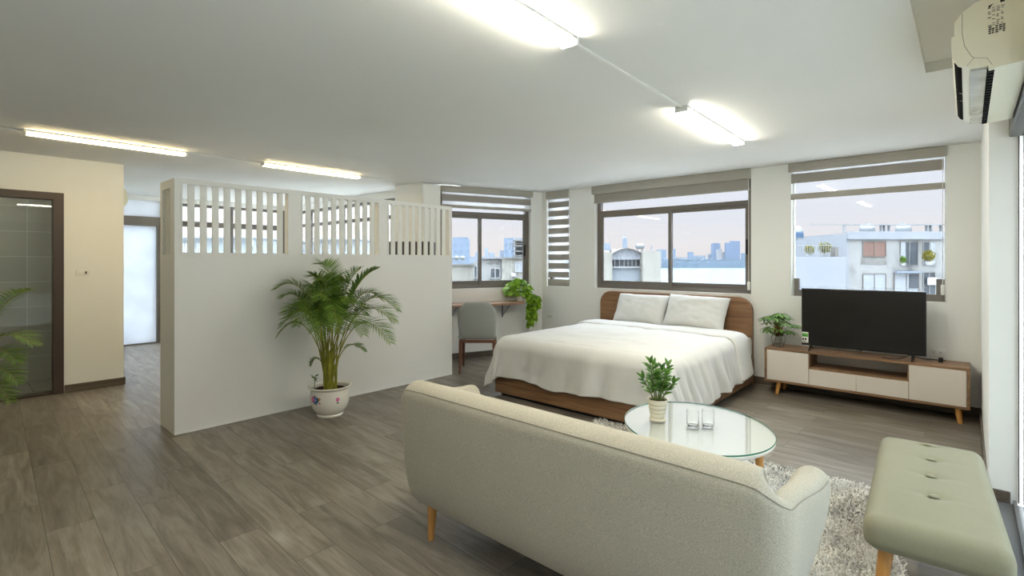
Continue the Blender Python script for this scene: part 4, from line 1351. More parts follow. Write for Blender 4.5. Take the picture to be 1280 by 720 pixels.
def frond(name, parent, p0, p1, p2, t0=0.42, n=30, leaf=0.20, spread=0.9, seed=0, broad=False, xmin=None):
    """feather frond along a quadratic curve"""
    rg = random.Random(seed)
    mb = MB()
    p0, p1, p2 = Vector(p0), Vector(p1), Vector(p2)
    N = 16
    pts = [bez(p0, p1, p2, i / N) for i in range(N + 1)]
    mb.tube(pts, [0.0055 * (1 - 0.8 * i / N) + 0.0008 for i in range(N + 1)], 6, mi=0)
    for i in range(n):
        u = t0 + (0.99 - t0) * i / (n - 1)
        p = bez(p0, p1, p2, u)
        tg = (bez(p0, p1, p2, min(1, u + 0.02)) - bez(p0, p1, p2, u - 0.02)).normalized()
        side = tg.cross(Vector((0, 0, 1)))
        if side.length < 1e-3: side = Vector((1, 0, 0))
        side.normalize(); upv = side.cross(tg).normalized()
        f = (u - t0) / (1 - t0)
        L = leaf * (0.55 + 0.95 * f * (1 - f) * 2) * (1 - 0.45 * f ** 3) * rg.uniform(0.88, 1.1)
        for sg in (-1, 1):
            d = (side * sg * spread + tg * (0.45 + 0.6 * f) + upv * rg.uniform(0.25, 0.55)).normalized()
            w = (0.0080 if not broad else 0.024) * rg.uniform(0.85, 1.15)
            q = p; dd = d; vs = []; K = 4
            wv = tg.cross(d).cross(d).normalized() * -1
            for k in range(K + 1):
                s_ = k / K
                ww = w * (0.55 + 1.2 * s_ * (1 - s_) * 2) * (1 - s_ ** 4 * 0.95)
                a, b = q + wv * ww * 0.5, q - wv * ww * 0.5
                if xmin is not None:
                    a.x = max(a.x, xmin); b.x = max(b.x, xmin)
                vs += [a, b]
                dd = (dd + Vector((0, 0, -0.06 - 0.10 * s_))).normalized()
                q = q + dd * (L / K)
            mb.add(vs, [(2 * k, 2 * k + 1, 2 * k + 3, 2 * k + 2) for k in range(K)], 1)
    return mb.build(name, [MT['palmstem'], MT['palm']], parent, smooth=60, recalc=False)

def floral_pot(t, x, y, motif=True):
    prof = [(0.0, 0.0), (0.118, 0.0), (0.122, 0.012), (0.116, 0.022), (0.138, 0.045), (0.163, 0.085), (0.174, 0.13), (0.176, 0.18), (0.172, 0.232), (0.170, 0.250), (0.184, 0.262), (0.197, 0.268), (0.198, 0.276), (0.190, 0.280), (0.176, 0.274), (0.163, 0.262), (0.160, 0.20), (0, 0.19)]
    MB().lathe(prof, (x, y, 0), 48).build('pot', MT['pot'], t)
    MB().lathe([(0, 0.235), (0.12, 0.245), (0.161, 0.238), (0.161, 0.21), (0, 0.21)], (x, y, 0), 32).xf(lambda a, b, c: (a, b, c + (0.012 * noise.noise(Vector((a * 30, b * 30, 1))) if c > 0.22 else 0))).build('soil', MT['soil'], t)
    if not motif: return
    # painted flowers: thin raised glaze patches on the pot wall
    def patch(th, z, r, mat, name, petals=0):
        mb = MB()
        def disk(th, z, r, n=10):
            vs = []
            for i in range(n + 1):
                a = 2 * PI * i / n; rr = r if i < n else 0
                zz = z + rr * math.sin(a)
                rad = 0.1725 + 0.0035 * math.exp(-((zz - 0.165) / 0.05) ** 2) + 0.0018
                tt = th + rr * math.cos(a) / rad
                vs.append((x + rad * math.cos(tt), y + rad * math.sin(tt), zz))
            mb.add(vs, [(i, (i + 1) % n, n) for i in range(n)])
        if petals:
            for k in range(petals):
                a = 2 * PI * k / petals
                disk(th + math.cos(a) * r * 0.8 / 0.175, z + math.sin(a) * r * 0.8, r * 0.6)
        else: disk(th, z, r)
        mb.build(name, mat, t, smooth=0, recalc=False)
    base = math.atan2(-FW[1], -FW[0]) - 0.42
    patch(base + 0.00, 0.175, 0.024, MT['blue'], 'painted_flower', 6)
    patch(base - 0.20, 0.180, 0.022, MT['pink'], 'painted_flower', 6)
    patch(base + 0.22, 0.188, 0.010, MT['orange'], 'painted_flower', 5)
    patch(base + 0.24, 0.152, 0.007, MT['pink'], 'painted_flower', 5)
    for a, z in ((0.12, 0.165), (0.13, 0.19), (-0.08, 0.21), (0.02, 0.14), (-0.12, 0.148), (0.16, 0.178)):
        patch(base + a, z, 0.009, MT['dgreen'], 'painted_leaf')
    patch(base + 1.15, 0.175, 0.014, MT['pink'], 'painted_flower', 5)
    patch(base + 1.15, 0.145, 0.009, MT['dgreen'], 'painted_leaf')

def palm_tree(label, x, y, spec, seed, xmin=None, motif=True, small=True):
    t = thing('potted_palm', label, 'potted palm', (x, y, 0), 0)
    floral_pot(t, x, y, motif)
    rg = random.Random(seed)
    base = Vector((x, y, 0.235))
    r3, f3, u3 = Vector((RT[0], RT[1], 0)), Vector((-FW[0], -FW[1], 0)), Vector((0, 0, 1))
    canes = []
    for i in range(7):
        a = rg.uniform(0, 2 * PI); q = base + Vector((math.cos(a), math.sin(a), 0)) * rg.uniform(0.01, 0.055)
        topp = q + (q - base) * 0.9 + Vector((rg.uniform(-0.02, 0.02), rg.uniform(-0.02, 0.02), rg.uniform(0.30, 0.45)))
        canes.append(topp)
        MB().tube([q, (q + topp) / 2 + Vector((rg.uniform(-.006, .006), 0, 0)), topp], [0.015, 0.012, 0.008], 8).build('cane', MT['palmstem'], t)
    for i, (cx_, cz_, cd, hx, hz, leaf, n, t0, broad) in enumerate(spec):
        # tip offset from the pot centre: cx_ right, cz_ up, cd towards the viewer; (hx, hz) control point offset
        tip = base + r3 * cx_ + u3 * cz_ + f3 * cd
        ctl = base + r3 * hx + u3 * hz + f3 * cd * 0.35
        st = base + Vector((rg.uniform(-0.05, 0.05), rg.uniform(-0.05, 0.05), 0))
        if xmin is not None:
            tip.x = max(tip.x, xmin + 0.03); ctl.x = max(ctl.x, xmin + 0.02); st.x = max(st.x, xmin)
        frond('frond', t, st, ctl, tip, t0 - 0.03, int(n * 1.15), leaf * 1.15, 1.1, seed * 50 + i, broad, xmin)
    if small:
        q = base + r3 * -0.125 + f3 * 0.05
        m = MB(); m.tube([q, q + Vector((0.004, 0, 0.07)), q + Vector((0.0, 0, 0.13))], 0.003, 6, mi=0)
        for k in range(9):
            a = k * 2.4; z = 0.085 + 0.007 * k
            d = Vector((math.cos(a), math.sin(a), 0.45)).normalized(); s_ = Vector((-math.sin(a), math.cos(a), 0))
            o = q + Vector((0, 0, z)); L = 0.052
            m.add([o, o + d * L * 0.5 + s_ * 0.014, o + d * L, o + d * L * 0.5 - s_ * 0.014], [(0, 1, 2, 3)], 1)
        m.build('seedling', [MT['zzstem'], MT['zz']], t, recalc=False)
    return t

K = 4.72 / FPX
def sp(px, py, cd, hpx, hpy, leaf=0.20, n=30, t0=0.40, broad=False):
    return ((px - 414) * K, (484 - py) * K, cd, (hpx - 414) * K, (484 - hpy) * K, leaf, n, t0, broad)
spec = [
    sp(351, 357, 0.10, 395, 318, 0.17, 34, 0.45), sp(368, 366, 0.25, 392, 338, 0.17, 30, 0.45), sp(398, 326, -0.05, 428, 318, 0.20, 36, 0.45),
    sp(396, 341, 0.15, 416, 330, 0.18, 30, 0.4), sp(470, 332, -0.10, 430, 345, 0.19, 24, 0.45, True), sp(452, 332, 0.0, 424, 350, 0.20, 26, 0.5),
    sp(503, 384, 0.10, 452, 322, 0.18, 36, 0.45), sp(502, 396, 0.22, 446, 338, 0.18, 34, 0.45), sp(500, 419, 0.30, 448, 352, 0.18, 32, 0.45),
    sp(355, 416, 0.15, 388, 358, 0.08, 26, 0.55), sp(466, 432, 0.18, 432, 404, 0.07, 20, 0.55), sp(370, 400, 0.30, 404, 340, 0.16, 32, 0.45),
    sp(388, 388, 0.40, 414, 326, 0.17, 34, 0.42), sp(442, 392, 0.44, 424, 322, 0.18, 34, 0.42), sp(418, 402, 0.46, 416, 318, 0.18, 34, 0.42),
    sp(470, 408, 0.36, 436, 338, 0.17, 32, 0.42), sp(382, 354, -0.10, 404, 338, 0.17, 30, 0.45), sp(436, 348, 0.05, 424, 330, 0.18, 30, 0.42),
    sp(412, 344, 0.2, 414, 326, 0.18, 32, 0.42), sp(378, 384, 0.36, 404, 344, 0.17, 30, 0.42), sp(452, 372, 0.30, 430, 334, 0.18, 30, 0.42),
    sp(394, 452, 0.08, 400, 425, 0.06, 14, 0.55),
    sp(424, 366, 0.44, 416, 322, 0.19, 34, 0.40), sp(398, 396, 0.44, 410, 332, 0.17, 32, 0.42), sp(446, 404, 0.46, 424, 336, 0.17, 32, 0.42),
    sp(478, 372, -0.05, 438, 326, 0.18, 34, 0.42), sp(374, 376, -0.02, 402, 330, 0.18, 32, 0.42), sp(428, 410, 0.52, 418, 336, 0.17, 32, 0.42),
    sp(404, 378, 0.40, 408, 330, 0.18, 32, 0.42), sp(432, 376, 0.36, 422, 332, 0.18, 32, 0.42), sp(390, 366, 0.12, 404, 330, 0.18, 32, 0.42), sp(462, 388, 0.10, 434, 332, 0.18, 32, 0.42),
]
palm_tree('tall leafy palm in a white flower painted pot before the white partition', -4.47, 2.39, spec, 4, xmin=PX + 0.012)
spec2 = [(0.62, 0.98, 0.0, 0.25, 0.9, 0.17, 34, 0.45, False), (0.64, 0.52, 0.0, 0.3, 0.85, 0.17, 34, 0.45, False), (0.60, 0.40, 0.1, 0.3, 0.72, 0.17, 32, 0.45, False),
         (0.56, 0.22, 0.05, 0.3, 0.55, 0.15, 30, 0.45, False), (0.55, 0.08, 0.1, 0.28, 0.45, 0.14, 28, 0.45, False), (0.1, 1.0, 0.2, 0.1, 0.7, 0.17, 30, 0.45, False),
         (-0.4, 0.9, 0.1, -0.2, 0.8, 0.17, 30, 0.45, False)]
palm_tree('palm whose frond tips reach in from the left edge before the glass door', -6.17, 0.02, spec2, 9, motif=False, small=False)

def heart(mb, p, d, up, L, mi, rg, fold=0.25):
    """heart shaped leaf from stalk point p along d"""
    d = d.normalized(); s_ = d.cross(up)
    if s_.length < 1e-3: s_ = Vector((1, 0, 0))
    s_.normalize(); n = s_.cross(d).normalized()
    prof = [(0.0, 0.0), (-0.06, 0.22), (0.12, 0.40), (0.42, 0.42), (0.72, 0.26), (1.0, 0.0)]
    vs = [p + d * L * u + n * (-0.25 * L * u * u) for u in (0.0, 0.12, 0.42, 0.72, 1.0)]
    o = len(vs)
    for sg in (1, -1):
        for (u, w) in prof[1:-1]:
            vs.append(p + d * L * u + s_ * sg * w * L + n * (fold * w * L - 0.25 * L * u * u))
    fs = []
    for k, sg in enumerate((1, -1)):
        b = o + 4 * k
        q = [(0, b, b + 1, 1), (1, b + 1, b + 2, 2), (2, b + 2, b + 3, 3), (3, b + 3, 4)]
        fs += q if sg == 1 else [f[::-1] for f in q]
    mb.add(vs, fs, mi)

# trailing plant on the desk shelf
rg = random.Random(21)
uq = WD.u_at(646)
pc = Vector(WD.to(uq + 0.03, 0.17, zd + 0.03))
t = thing('trailing_pothos', 'bright green trailing pothos spilling over the right end of the desk shelf', 'potted plant', pc)
MB().lathe([(0, 0), (0.055, 0), (0.06, 0.005), (0.072, 0.10), (0.074, 0.112), (0.068, 0.112), (0.064, 0.095), (0, 0.09)], tuple(pc), 28).build('pot', MT['pot'], t)
r3, f3 = Vector((RT[0], RT[1], 0)), Vector((-FW[0], -FW[1], 0))
mb = MB()
cen = pc + Vector((0, 0, 0.15)) - r3 * 0.03
for i in range(300):
    a = rg.uniform(0, 2 * PI); zz = rg.uniform(-0.35, 1)
    rr = math.sqrt(max(0, 1 - zz * zz)) * rg.uniform(0.55, 1.0)
    o = cen + (r3 * math.cos(a) * 0.20 + f3 * math.sin(a) * 0.13) * rr + Vector((0, 0, 0.145 * zz))
    dv = (o - cen) * 1.2 + Vector((rg.uniform(-.1, .1), rg.uniform(-.1, .1), rg.uniform(-0.16, 0.02)))
    heart(mb, o, dv, Vector((0, 0, 1)) + f3 * 0.7, rg.uniform(0.045, 0.075), 0, rg)
mb.build('foliage', MT['pothos'], t, smooth=60, recalc=False)['kind'] = 'stuff'
end = Vector(WD.to(ud0 - 0.05, 0.27, zd))
for s, (ox, ob, ln) in enumerate(((-0.02, 0.02, 0.44), (0.05, 0.04, 0.42), (0.01, -0.03, 0.38), (0.09, 0.02, 0.34), (-0.06, 0.05, 0.30), (0.15, 0.0, 0.16))):
    mb = MB()
    a = cen + r3 * ox * 0.5; b = end + r3 * (ox * 0.8) + f3 * ob + Vector((0, 0, 0.10)); c = b + r3 * 0.005 + Vector((0, 0, -ln * 0.6)); d = b + r3 * rg.uniform(-0.03, 0.02) + Vector((0, 0, -ln))
    path_ = smooth_path([a, b, c, d], 8)
    mb.tube(path_, 0.0025, 5, mi=0)
    for i, q in enumerate(path_[5:]):
        for k in range(3):
            an = rg.uniform(0, 2 * PI)
            dv = Vector((math.cos(an), math.sin(an), 0)) * 0.7 + f3 * 0.3 + Vector((0, 0, -0.55))
            heart(mb, q, dv, Vector((0, 0, 1)), rg.uniform(0.042, 0.07), 1, rg)
    mb.build('trailing_vine', [MT['zzstem'], MT['pothos']], t, smooth=60, recalc=False)

# plant in a ribbed cream pot on the coffee table
a_, b_ = ray(822); d_ = (CAMH - 0.45) * FPX / (525.5 - HZ)
zx, zy = a_ * d_, b_ * d_
t = thing('potted_zz_plant', 'small glossy green plant in a ribbed cream pot on the coffee table', 'potted plant', (zx, zy, 0.4505))
prof = [(0, 0), (0.046, 0), (0.05, 0.004), (0.051, 0.012), (0.047, 0.016)]
MB().lathe(prof + [(0.044, 0.018), (0, 0.018)], (zx, zy, 0.4505), 32).build('saucer', MT['creampot'], t)
prof = [(0, 0.0), (0.040, 0.0)]
for i in range(4):
    r = 0.0435 + 0.0045 * i; z0 = 0.004 + i * 0.026
    prof += [(r - 0.0015, z0), (r + 0.002, z0 + 0.006), (r + 0.003, z0 + 0.018), (r, z0 + 0.0245)]
prof += [(0.0615, 0.108), (0.063, 0.112), (0.0615, 0.118), (0.057, 0.117), (0.055, 0.10), (0, 0.10)]
MB().lathe(prof, (zx, zy, 0.4685), 36).build('pot', MT['creampot'], t)
MB().lathe([(0, 0.012), (0.05, 0.010), (0.0555, 0.006), (0.0555, 0.0), (0, 0)], (zx, zy, 0.565), 24).build('soil', MT['soil'], t)
rg = random.Random(8)
stems = [(-0.055, 0.24, 0.03), (-0.02, 0.215, -0.03), (0.06, 0.215, 0.0), (0.035, 0.17, 0.05), (-0.085, 0.13, -0.02), (0.015, 0.20, 0.03), (0.085, 0.115, 0.03)]
for (sx, hz, sd_) in stems:
    mb = MB()
    p0 = Vector((zx, zy, 0.572)) + r3 * sx * 0.3; p2 = Vector((zx, zy, 0.572 + hz)) + r3 * sx + f3 * sd_
    p1 = (p0 + p2) / 2 + r3 * (-sx * 0.15) + Vector((0, 0, 0.01))
    pts = [bez(p0, p1, p2, i / 8) for i in range(9)]
    mb.tube(pts, [0.0048 - 0.0003 * i for i in range(9)], 6, mi=0)
    n = max(4, int(hz / 0.026))
    for i in range(n):
        u = 0.30 + 0.70 * i / (n - 1); p = bez(p0, p1, p2, u); tg = (p2 - p0).normalized()
        for sg in (-1, 1):
            dv = (r3 * sg * rg.uniform(0.7, 1.0) + f3 * rg.uniform(-0.5, 0.7) + tg * rg.uniform(0.5, 0.9)).normalized()
            if i == n - 1: dv = (tg + r3 * sg * 0.35).normalized()
            L = rg.uniform(0.052, 0.068); nn = Vector((0, 0, 1)) + f3 * 0.6
            s_ = dv.cross(nn).normalized(); un = s_.cross(dv).normalized()
            prof_ = [(0, 0.0), (0.18, 0.13), (0.45, 0.19), (0.75, 0.14), (1.0, 0.0)]
            vs = []
            for (q, w) in prof_:
                c = p + dv * L * q + un * (0.006 * math.sin(q * PI) - 0.010 * q * q)
                vs += [c + s_ * w * L + un * 0.10 * w * L, c, c - s_ * w * L + un * 0.10 * w * L]
            fs = []
            for k in range(4):
                fs += [(3 * k, 3 * k + 1, 3 * k + 4, 3 * k + 3), (3 * k + 1, 3 * k + 2, 3 * k + 5, 3 * k + 4)]
            mb.add(vs, fs, 1)
    mb.build('stalk', [MT['zzstem'], MT['zz']], t, smooth=60, recalc=False)

# money plant standing in a round glass vase on the console
vx, vy = -1.555, 6.135
zc_ = cz1 + 0.001
t = thing('vase_plant', 'leafy money plant with a thick trunk in a round clear glass vase on the console', 'potted plant', (vx, vy, zc_))
prof = [(0, 0), (0.052, 0.0), (0.056, 0.004), (0.058, 0.03), (0.066, 0.055), (0.074, 0.085), (0.072, 0.108), (0.060, 0.126), (0.054, 0.136), (0.058, 0.146), (0.056, 0.147), (0.051, 0.136), (0.057, 0.124), (0.069, 0.106), (0.071, 0.085), (0.063, 0.056), (0.055, 0.032), (0.050, 0.008), (0, 0.007)]
MB().lathe(prof, (vx, vy, zc_), 36).build('vase', MT['vase'], t)
m = MB(); rg = random.Random(5)
for i in range(7):
    a = i * 0.9; m.tube([(vx + 0.02 * math.cos(a), vy + 0.02 * math.sin(a), zc_ + 0.125), (vx + 0.035 * math.cos(a + .5), vy + 0.035 * math.sin(a + .5), zc_ + 0.07), (vx + 0.03 * math.cos(a + 1), vy + 0.03 * math.sin(a + 1), zc_ + 0.02)], [0.006, 0.004, 0.002], 6)
m.build('roots', MT['pebble'], t)
m = MB()
for i in range(3):
    a0 = i * 2.1
    m.tube([(vx + 0.024 * math.cos(a0 + k * 0.5), vy + 0.024 * math.sin(a0 + k * 0.5), zc_ + 0.12 + k * 0.024) for k in range(6)], [0.026, 0.026, 0.025, 0.024, 0.022, 0.020], 10)
m.build('trunk', MT['trunk'], t)
for i in range(34):
    a = i * 2.39996; el = (-0.2, 0.2, 0.6, 1.0, 1.4)[i % 5]
    L = (0.12, 0.175, 0.17, 0.15, 0.13)[i % 5]
    p0 = Vector((vx, vy, zc_ + 0.20 + 0.012 * (i % 4))) 
    dv = Vector((math.cos(a) * math.cos(el), min(math.sin(a), 0.35) * math.cos(el), math.sin(el)))
    p2 = p0 + dv * L; p1 = p0 + dv * L * 0.5 + Vector((0, 0, 0.03))
    mb = MB(); mb.tube([bez(p0, p1, p2, k / 5) for k in range(6)], 0.0022, 5, mi=0)
    nl = 6
    for k in range(nl):
        b = 2 * PI * k / nl + a
        out = Vector((dv.x, dv.y, 0)).normalized(); sd = Vector((-out.y, out.x, 0))
        d2 = (out * (0.35 + math.cos(b)) + sd * math.sin(b) + Vector((0, 0, -0.28))).normalized()
        LL = rg.uniform(0.06, 0.095)
        s_ = d2.cross(Vector((0, 0, 1))).normalized()
        vs = []
        for (q, w) in ((0, 0.004), (0.3, 0.10), (0.6, 0.15), (0.85, 0.09), (1.0, 0.0)):
            c = p2 + d2 * LL * q + Vector((0, 0, -0.018 * q * q))
            if c.y > 6.37: c.y = 6.37
            vs += [c + s_ * w * LL + Vector((0, 0, 0.004)), c, c - s_ * w * LL + Vector((0, 0, 0.004))]
        fs = []
        for k2 in range(4):
            fs += [(3 * k2, 3 * k2 + 1, 3 * k2 + 4, 3 * k2 + 3), (3 * k2 + 1, 3 * k2 + 2, 3 * k2 + 5, 3 * k2 + 4)]
        mb.add(vs, fs, 1)
    mb.build('leaf_spray', [MT['zzstem'], MT['pachira']], t, smooth=60, recalc=False)

# dark cabinet half seen through the slats
t = thing('tall_cabinet', 'tall dark grey cabinet glimpsed through the last slats of the partition', 'cabinet', (-5.47, 4.0, 0), YAW)
MB().rbox(-0.38, 0.38, -0.14, 0.14, 0.05, 1.70, 0.03, 3).build('body', MT['fridge'], t, True)
for s in (-1, 1):
    d = MB().rbox(min(s * 0.004, s * 0.372), max(s * 0.004, s * 0.372), -0.158, -0.141, 0.07, 1.68, 0.006, 2).build('door', MT['fridge'], t, True)
    MB().rbox(min(s * 0.03, s * 0.045), max(s * 0.03, s * 0.045), -0.175, -0.158, 0.8, 1.0, 0.003, 1).build('handle', MT['steel'], d, True)
for sx in (-0.33, 0.33):
    for sy in (-0.10, 0.10):
        MB().tube([(sx, sy, 0.05), (sx, sy, 0.0)], 0.02, 10).build('foot', MT['black'], t, True)

# ------------------------------------------------------------------ outside: lake, neighbouring houses, far city
ZG = -18.0
MT['house_grey'] = weathered('weathered_grey_render', (142, 143, 142), (101, 101, 100), 0.35, 0.28, 0.5)
MT['house_white'] = plain('white_render', (135, 139, 145), 0.9, 0.1, var=0.03, vscale=0.4)
MT['house_cream'] = weathered('cream_concrete', (144, 143, 136), (118, 116, 111), 0.5, 0.25, 0.5)
MT['house_pale'] = plain('pale_blue_wall', (127, 134, 140), 0.9, 0.1, var=0.05, vscale=0.5)
MT['stain'] = weathered('rain_stain', (129, 129, 126), (92, 92, 90), 2.2, 0.3, 0.6)
MT['white_frame'] = plain('white_window_frame', (169, 171, 172), 0.6, 0.3, var=0.01)
MT['dark_pane'] = plain('dark_window_pane', (68, 74, 80), 0.2, 0.5, var=0.15, vscale=1.5)
MT['curtain'] = plain('pale_curtain', (142, 147, 152), 0.8, 0.2, var=0.10, vscale=5)
MT['shutter'] = wood('brown_shutter', (97, 74, 67), (123, 97, 87), 'Z', 0.7, 0.3)
MT['yellow_bush'] = leafy('yellow_green_bush', (108, 108, 36), (159, 147, 60), 0.6, 3)
MT['tank'] = plain('silver_water_tank', (126, 132, 137), 0.35, 0.5, 0.3, var=0.06)
MT['tankblue'] = plain('blue_tank_band', (65, 91, 120), 0.4, 0.4, var=0.05)
MT['metalrail'] = plain('pale_roof_rail', (133, 136, 139), 0.5, 0.4, var=0.03)
MT['tree_far'] = plain('hazy_blue_trees', (112, 125, 137), 1.0, 0.0, var=0.12, vscale=0.05)  # haze of distance mixed into the tree colour
MT['pale_blue'] = facade_mat('pale_blue_tower', (126, 137, 151), (112, 125, 142), 5, 6)  # far tower colours from here on are paled to carry distance haze
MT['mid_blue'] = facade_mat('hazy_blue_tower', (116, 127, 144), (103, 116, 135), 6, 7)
MT['far_blue'] = facade_mat('hazed_pale_tower', (138, 146, 155), (131, 138, 149), 6, 7)
MT['warm_far'] = facade_mat('hazed_beige_tower', (144, 143, 144), (132, 134, 140), 6, 7)

m, nt, bs, out = new_mat('lake_water')
bs.inputs['Base Color'].default_value = lin((112, 126, 136))
bs.inputs['Roughness'].default_value = 0.25
bs.inputs['Specular IOR Level'].default_value = 0.5
bump(nt, bs, noise_tex(nt, coords(nt, (0.05, 0.12, 1)), 1.0, 3), 0.25, 2.0)
MT['lake'] = m
def planar(name, x0, x1, y0, y1, z, mat):
    o = MB().box(x0, x1, y0, y1, z - 1.0, z).build(name, mat, None, smooth=0)
    o['kind'] = 'structure'; return o
planar('lake', -3000, 3000, 130, 3200, ZG - 0.5, MT['lake'])
planar('ground', -400, 400, -200, 129.9, ZG, plain('street_ground', (180, 179, 176), 0.95, 0.1, var=0.1, vscale=0.1))

def root_at(px, d):
    p = at(px, HZ, d)
    return (p.x, p.y, ZG)
class House:
    """building whose front faces the flat; positions on its front are read as photo columns / rows"""
    def __init__(s, name, label, cat, pxc, d, turn=0.0, group=None):
        s.d, s.pxc = d, pxc
        s.t = thing(name, label, cat, root_at(pxc, d), YAW + turn, group)
    def x(s, px): return (px - s.pxc) * s.d / FPX
    def z(s, py): return CAMH - (py - HZ) * s.d / FPX - ZG
    def box(s, name, px0, px1, py0, py1, y0, y1, mat, parent=None, bottom=None, r=0):
        z0 = s.z(py1) if bottom is None else bottom
        m = MB()
        if r: m.rbox(s.x(px0), s.x(px1), y0, y1, z0, s.z(py0), r, 2)
        else: m.box(s.x(px0), s.x(px1), y0, y1, z0, s.z(py0))
        return m.build(name, mat, parent or s.t, True, smooth=0 if not r else 35)
    def window(s, px0, px1, py0, py1, pane, frame=None, mull=True, fw=0.6):
        w = fw * s.d / FPX
        a, b, c, e = s.x(px0), s.x(px1), s.z(py1), s.z(py0)
        m = MB(); y0, y1 = -0.10, 0.06
        m.box(a, b, y0, y1, c, c + w); m.box(a, b, y0, y1, e - w, e); m.box(a, a + w, y0, y1, c + w, e - w); m.box(b - w, b, y0, y1, c + w, e - w)
        if mull: m.box((a + b) / 2 - w / 2, (a + b) / 2 + w / 2, y0, y1, c + w, e - w)
        f = m.build('window', frame or MT['dark_pane'], s.t, True, smooth=0)
        MB().box(a + w, b - w, -0.05, 0.0, c + w, e - w).build('pane', pane, f, True, smooth=0)
        return f
def bush(label, px, py0, py1, w, d, mat, group=None):
    p = at(px, py1, d); h = (py1 - py0) * d / FPX
    t = thing('potted_bush', label, 'potted bush', p, 0, group)
    MB().lathe([(0, 0), (h * 0.16, 0), (h * 0.22, h * 0.24), (h * 0.18, h * 0.24), (0, h * 0.22)], tuple(p), 16).build('pot', MT['white_frame'], t)
    mb = MB(); rg = random.Random(int(px)); ww = w * d / FPX / 2
    for i in range(260):
        v = Vector((rg.gauss(0, 1), rg.gauss(0, 1), rg.gauss(0, 1))).normalized() * rg.uniform(0.4, 1)
        o = p + Vector((v.x * ww, v.y * ww, h * 0.62 + v.z * h * 0.40))
        a = Vector((rg.uniform(-1, 1), rg.uniform(-1, 1), rg.uniform(-1, 1))).normalized() * h * 0.10; b = a.cross(Vector((0.3, 0.5, 0.8))).normalized() * h * 0.05
        mb.add([o - a, o + b, o + a, o - b], [(0, 1, 2, 3)])
    mb.build('foliage', mat, t, smooth=0, recalc=False)
    return t

# pale slab added outside the sliding glass door to bounce daylight inside
mb = MB().box(0.43, 2.3, -2.2, 5.6, -0.25, -0.02)
o = mb.build('bounce_slab', plain('pale_bounce_slab', (222, 220, 214), 0.6, 0.3, var=0.03), None, smooth=0); o['kind'] = 'structure'
# --- seen through the television window
h = House('house', 'weathered grey apartment house with a brown shutter and roof water tanks, through the television window', 'building', 1125, 45)
h.box('wall', 1061, 1245, 291, 420, 0, 12, MT['house_grey'], bottom=0.0)
h.box('parapet', 1058, 1248, 289.5, 299, -0.25, 0.0, MT['house_white'])
h.box('side_wall', 1058, 1061, 292, 420, 0.0, 12, MT['house_white'], bottom=0.0)
h.window(1078, 1107, 302, 321, MT['shutter'], MT['frame'])
h.box('stain', 1076, 1108, 321.5, 331, -0.02, 0.0, MT['stain'])
h.window(1125, 1147, 302, 332, MT['dark_pane'], MT['house_grey'])
h.box('curtain', 1125.6, 1131, 303, 331, -0.09, -0.055, MT['curtain'])
h.window(1153, 1168.5, 302, 332, MT['dark_pane'], MT['house_grey'])
h.box('curtain', 1162, 1168, 303, 331, -0.09, -0.055, MT['curtain'])
h.window(1078, 1107, 342, 364, MT['curtain'], MT['frame'])
h.window(1117, 1148, 340, 372, MT['curtain'], MT['frame'])
h.box('awning', 1116, 1148, 339, 341, -0.5, -0.1, MT['pale_blue'])
h.box('dark_opening', 1136, 1147, 343, 360, -0.12, -0.06, MT['dark_pane'])
h.window(1153, 1168.5, 340, 378, MT['dark_pane'], MT['house_grey'])
h.box('laundry', 1156, 1168, 346.5, 356, -0.30, -0.26, MT['white_frame'])
for px in (1062, 1109, 1113, 1119, 1167, 1172, 1185):
    h.box('roof_post', px - 0.6, px + 0.6, 281, 290, 0.6, 0.9, MT['metalrail'])
h.box('roof_beam', 1061, 1240, 279.6, 281, 0.55, 0.95, MT['metalrail'])
h.box('roof_beam', 1061, 1240, 274.6, 275.4, 6.0, 6.2, MT['metalrail'])
for k, (px, w) in enumerate(((1084, 17), (1129, 17))):
    p = at(px, 290, 48); r = w / 2 * 48 / FPX
    tk = thing('water_tank', 'round silver water tank on the grey house roof, ' + ('over the brown shutter' if k == 0 else 'between the roof posts'), 'water tank', p)
    MB().lathe([(0, 0), (r, 0), (r, r * 0.35), (r * 0.92, r * 0.75), (r * 0.7, r * 1.05), (r * 0.3, r * 1.2), (0, r * 1.22)], tuple(p), 24).build('drum', MT['tank'], tk)
    MB().lathe([(r * 0.2, r * 1.2), (r * 0.2, r * 1.28), (0, r * 1.28)], tuple(p), 16).build('lid', MT['tankblue'], tk)
bush('yellow flowering bush in a white pot on the grey house balcony', 1160.5, 313, 331, 14, 44.0, MT['yellow_bush'])
bush('small green potted bush in the doorway of the grey house', 1129, 320, 332, 7, 44.2, MT['palm'])

h = House('house', 'plain white house with a railed roof garden, through the television window', 'building', 1015, 41, 0.05)
h.box('wall', 965, 1059, 321, 420, 0, 3.5, MT['house_white'], bottom=0.0)
m = MB()
for px in range(992, 1056, 3): m.box(h.x(px) - 0.012, h.x(px) + 0.012, 0.08, 0.11, h.z(321), h.z(306.5))
m.box(h.x(990), h.x(1056), 0.06, 0.13, h.z(307), h.z(306))
m.build('railing', MT['metalrail'], h.t, True, smooth=0)
h.box('roof_box', 1051, 1056, 309, 321, 0.6, 1.2, MT['frame'])
bush('left yellow green potted bush on the white roof garden', 1012, 306, 321, 14, 41.8, MT['yellow_bush'])
bush('taller yellow green potted bush on the white roof garden, right of the other', 1031, 303, 321, 16, 41.8, MT['yellow_bush'])
p = at(996, 321, 44); q = 44 / FPX
tk = thing('water_tank', 'blue and silver upright water tank on a white stand left of the roof garden', 'water tank', p)
MB().box(p.x - 8 * q, p.x + 8 * q, p.y - 6 * q, p.y + 6 * q, p.z, p.z + 22 * q).build('stand', MT['house_white'], tk)
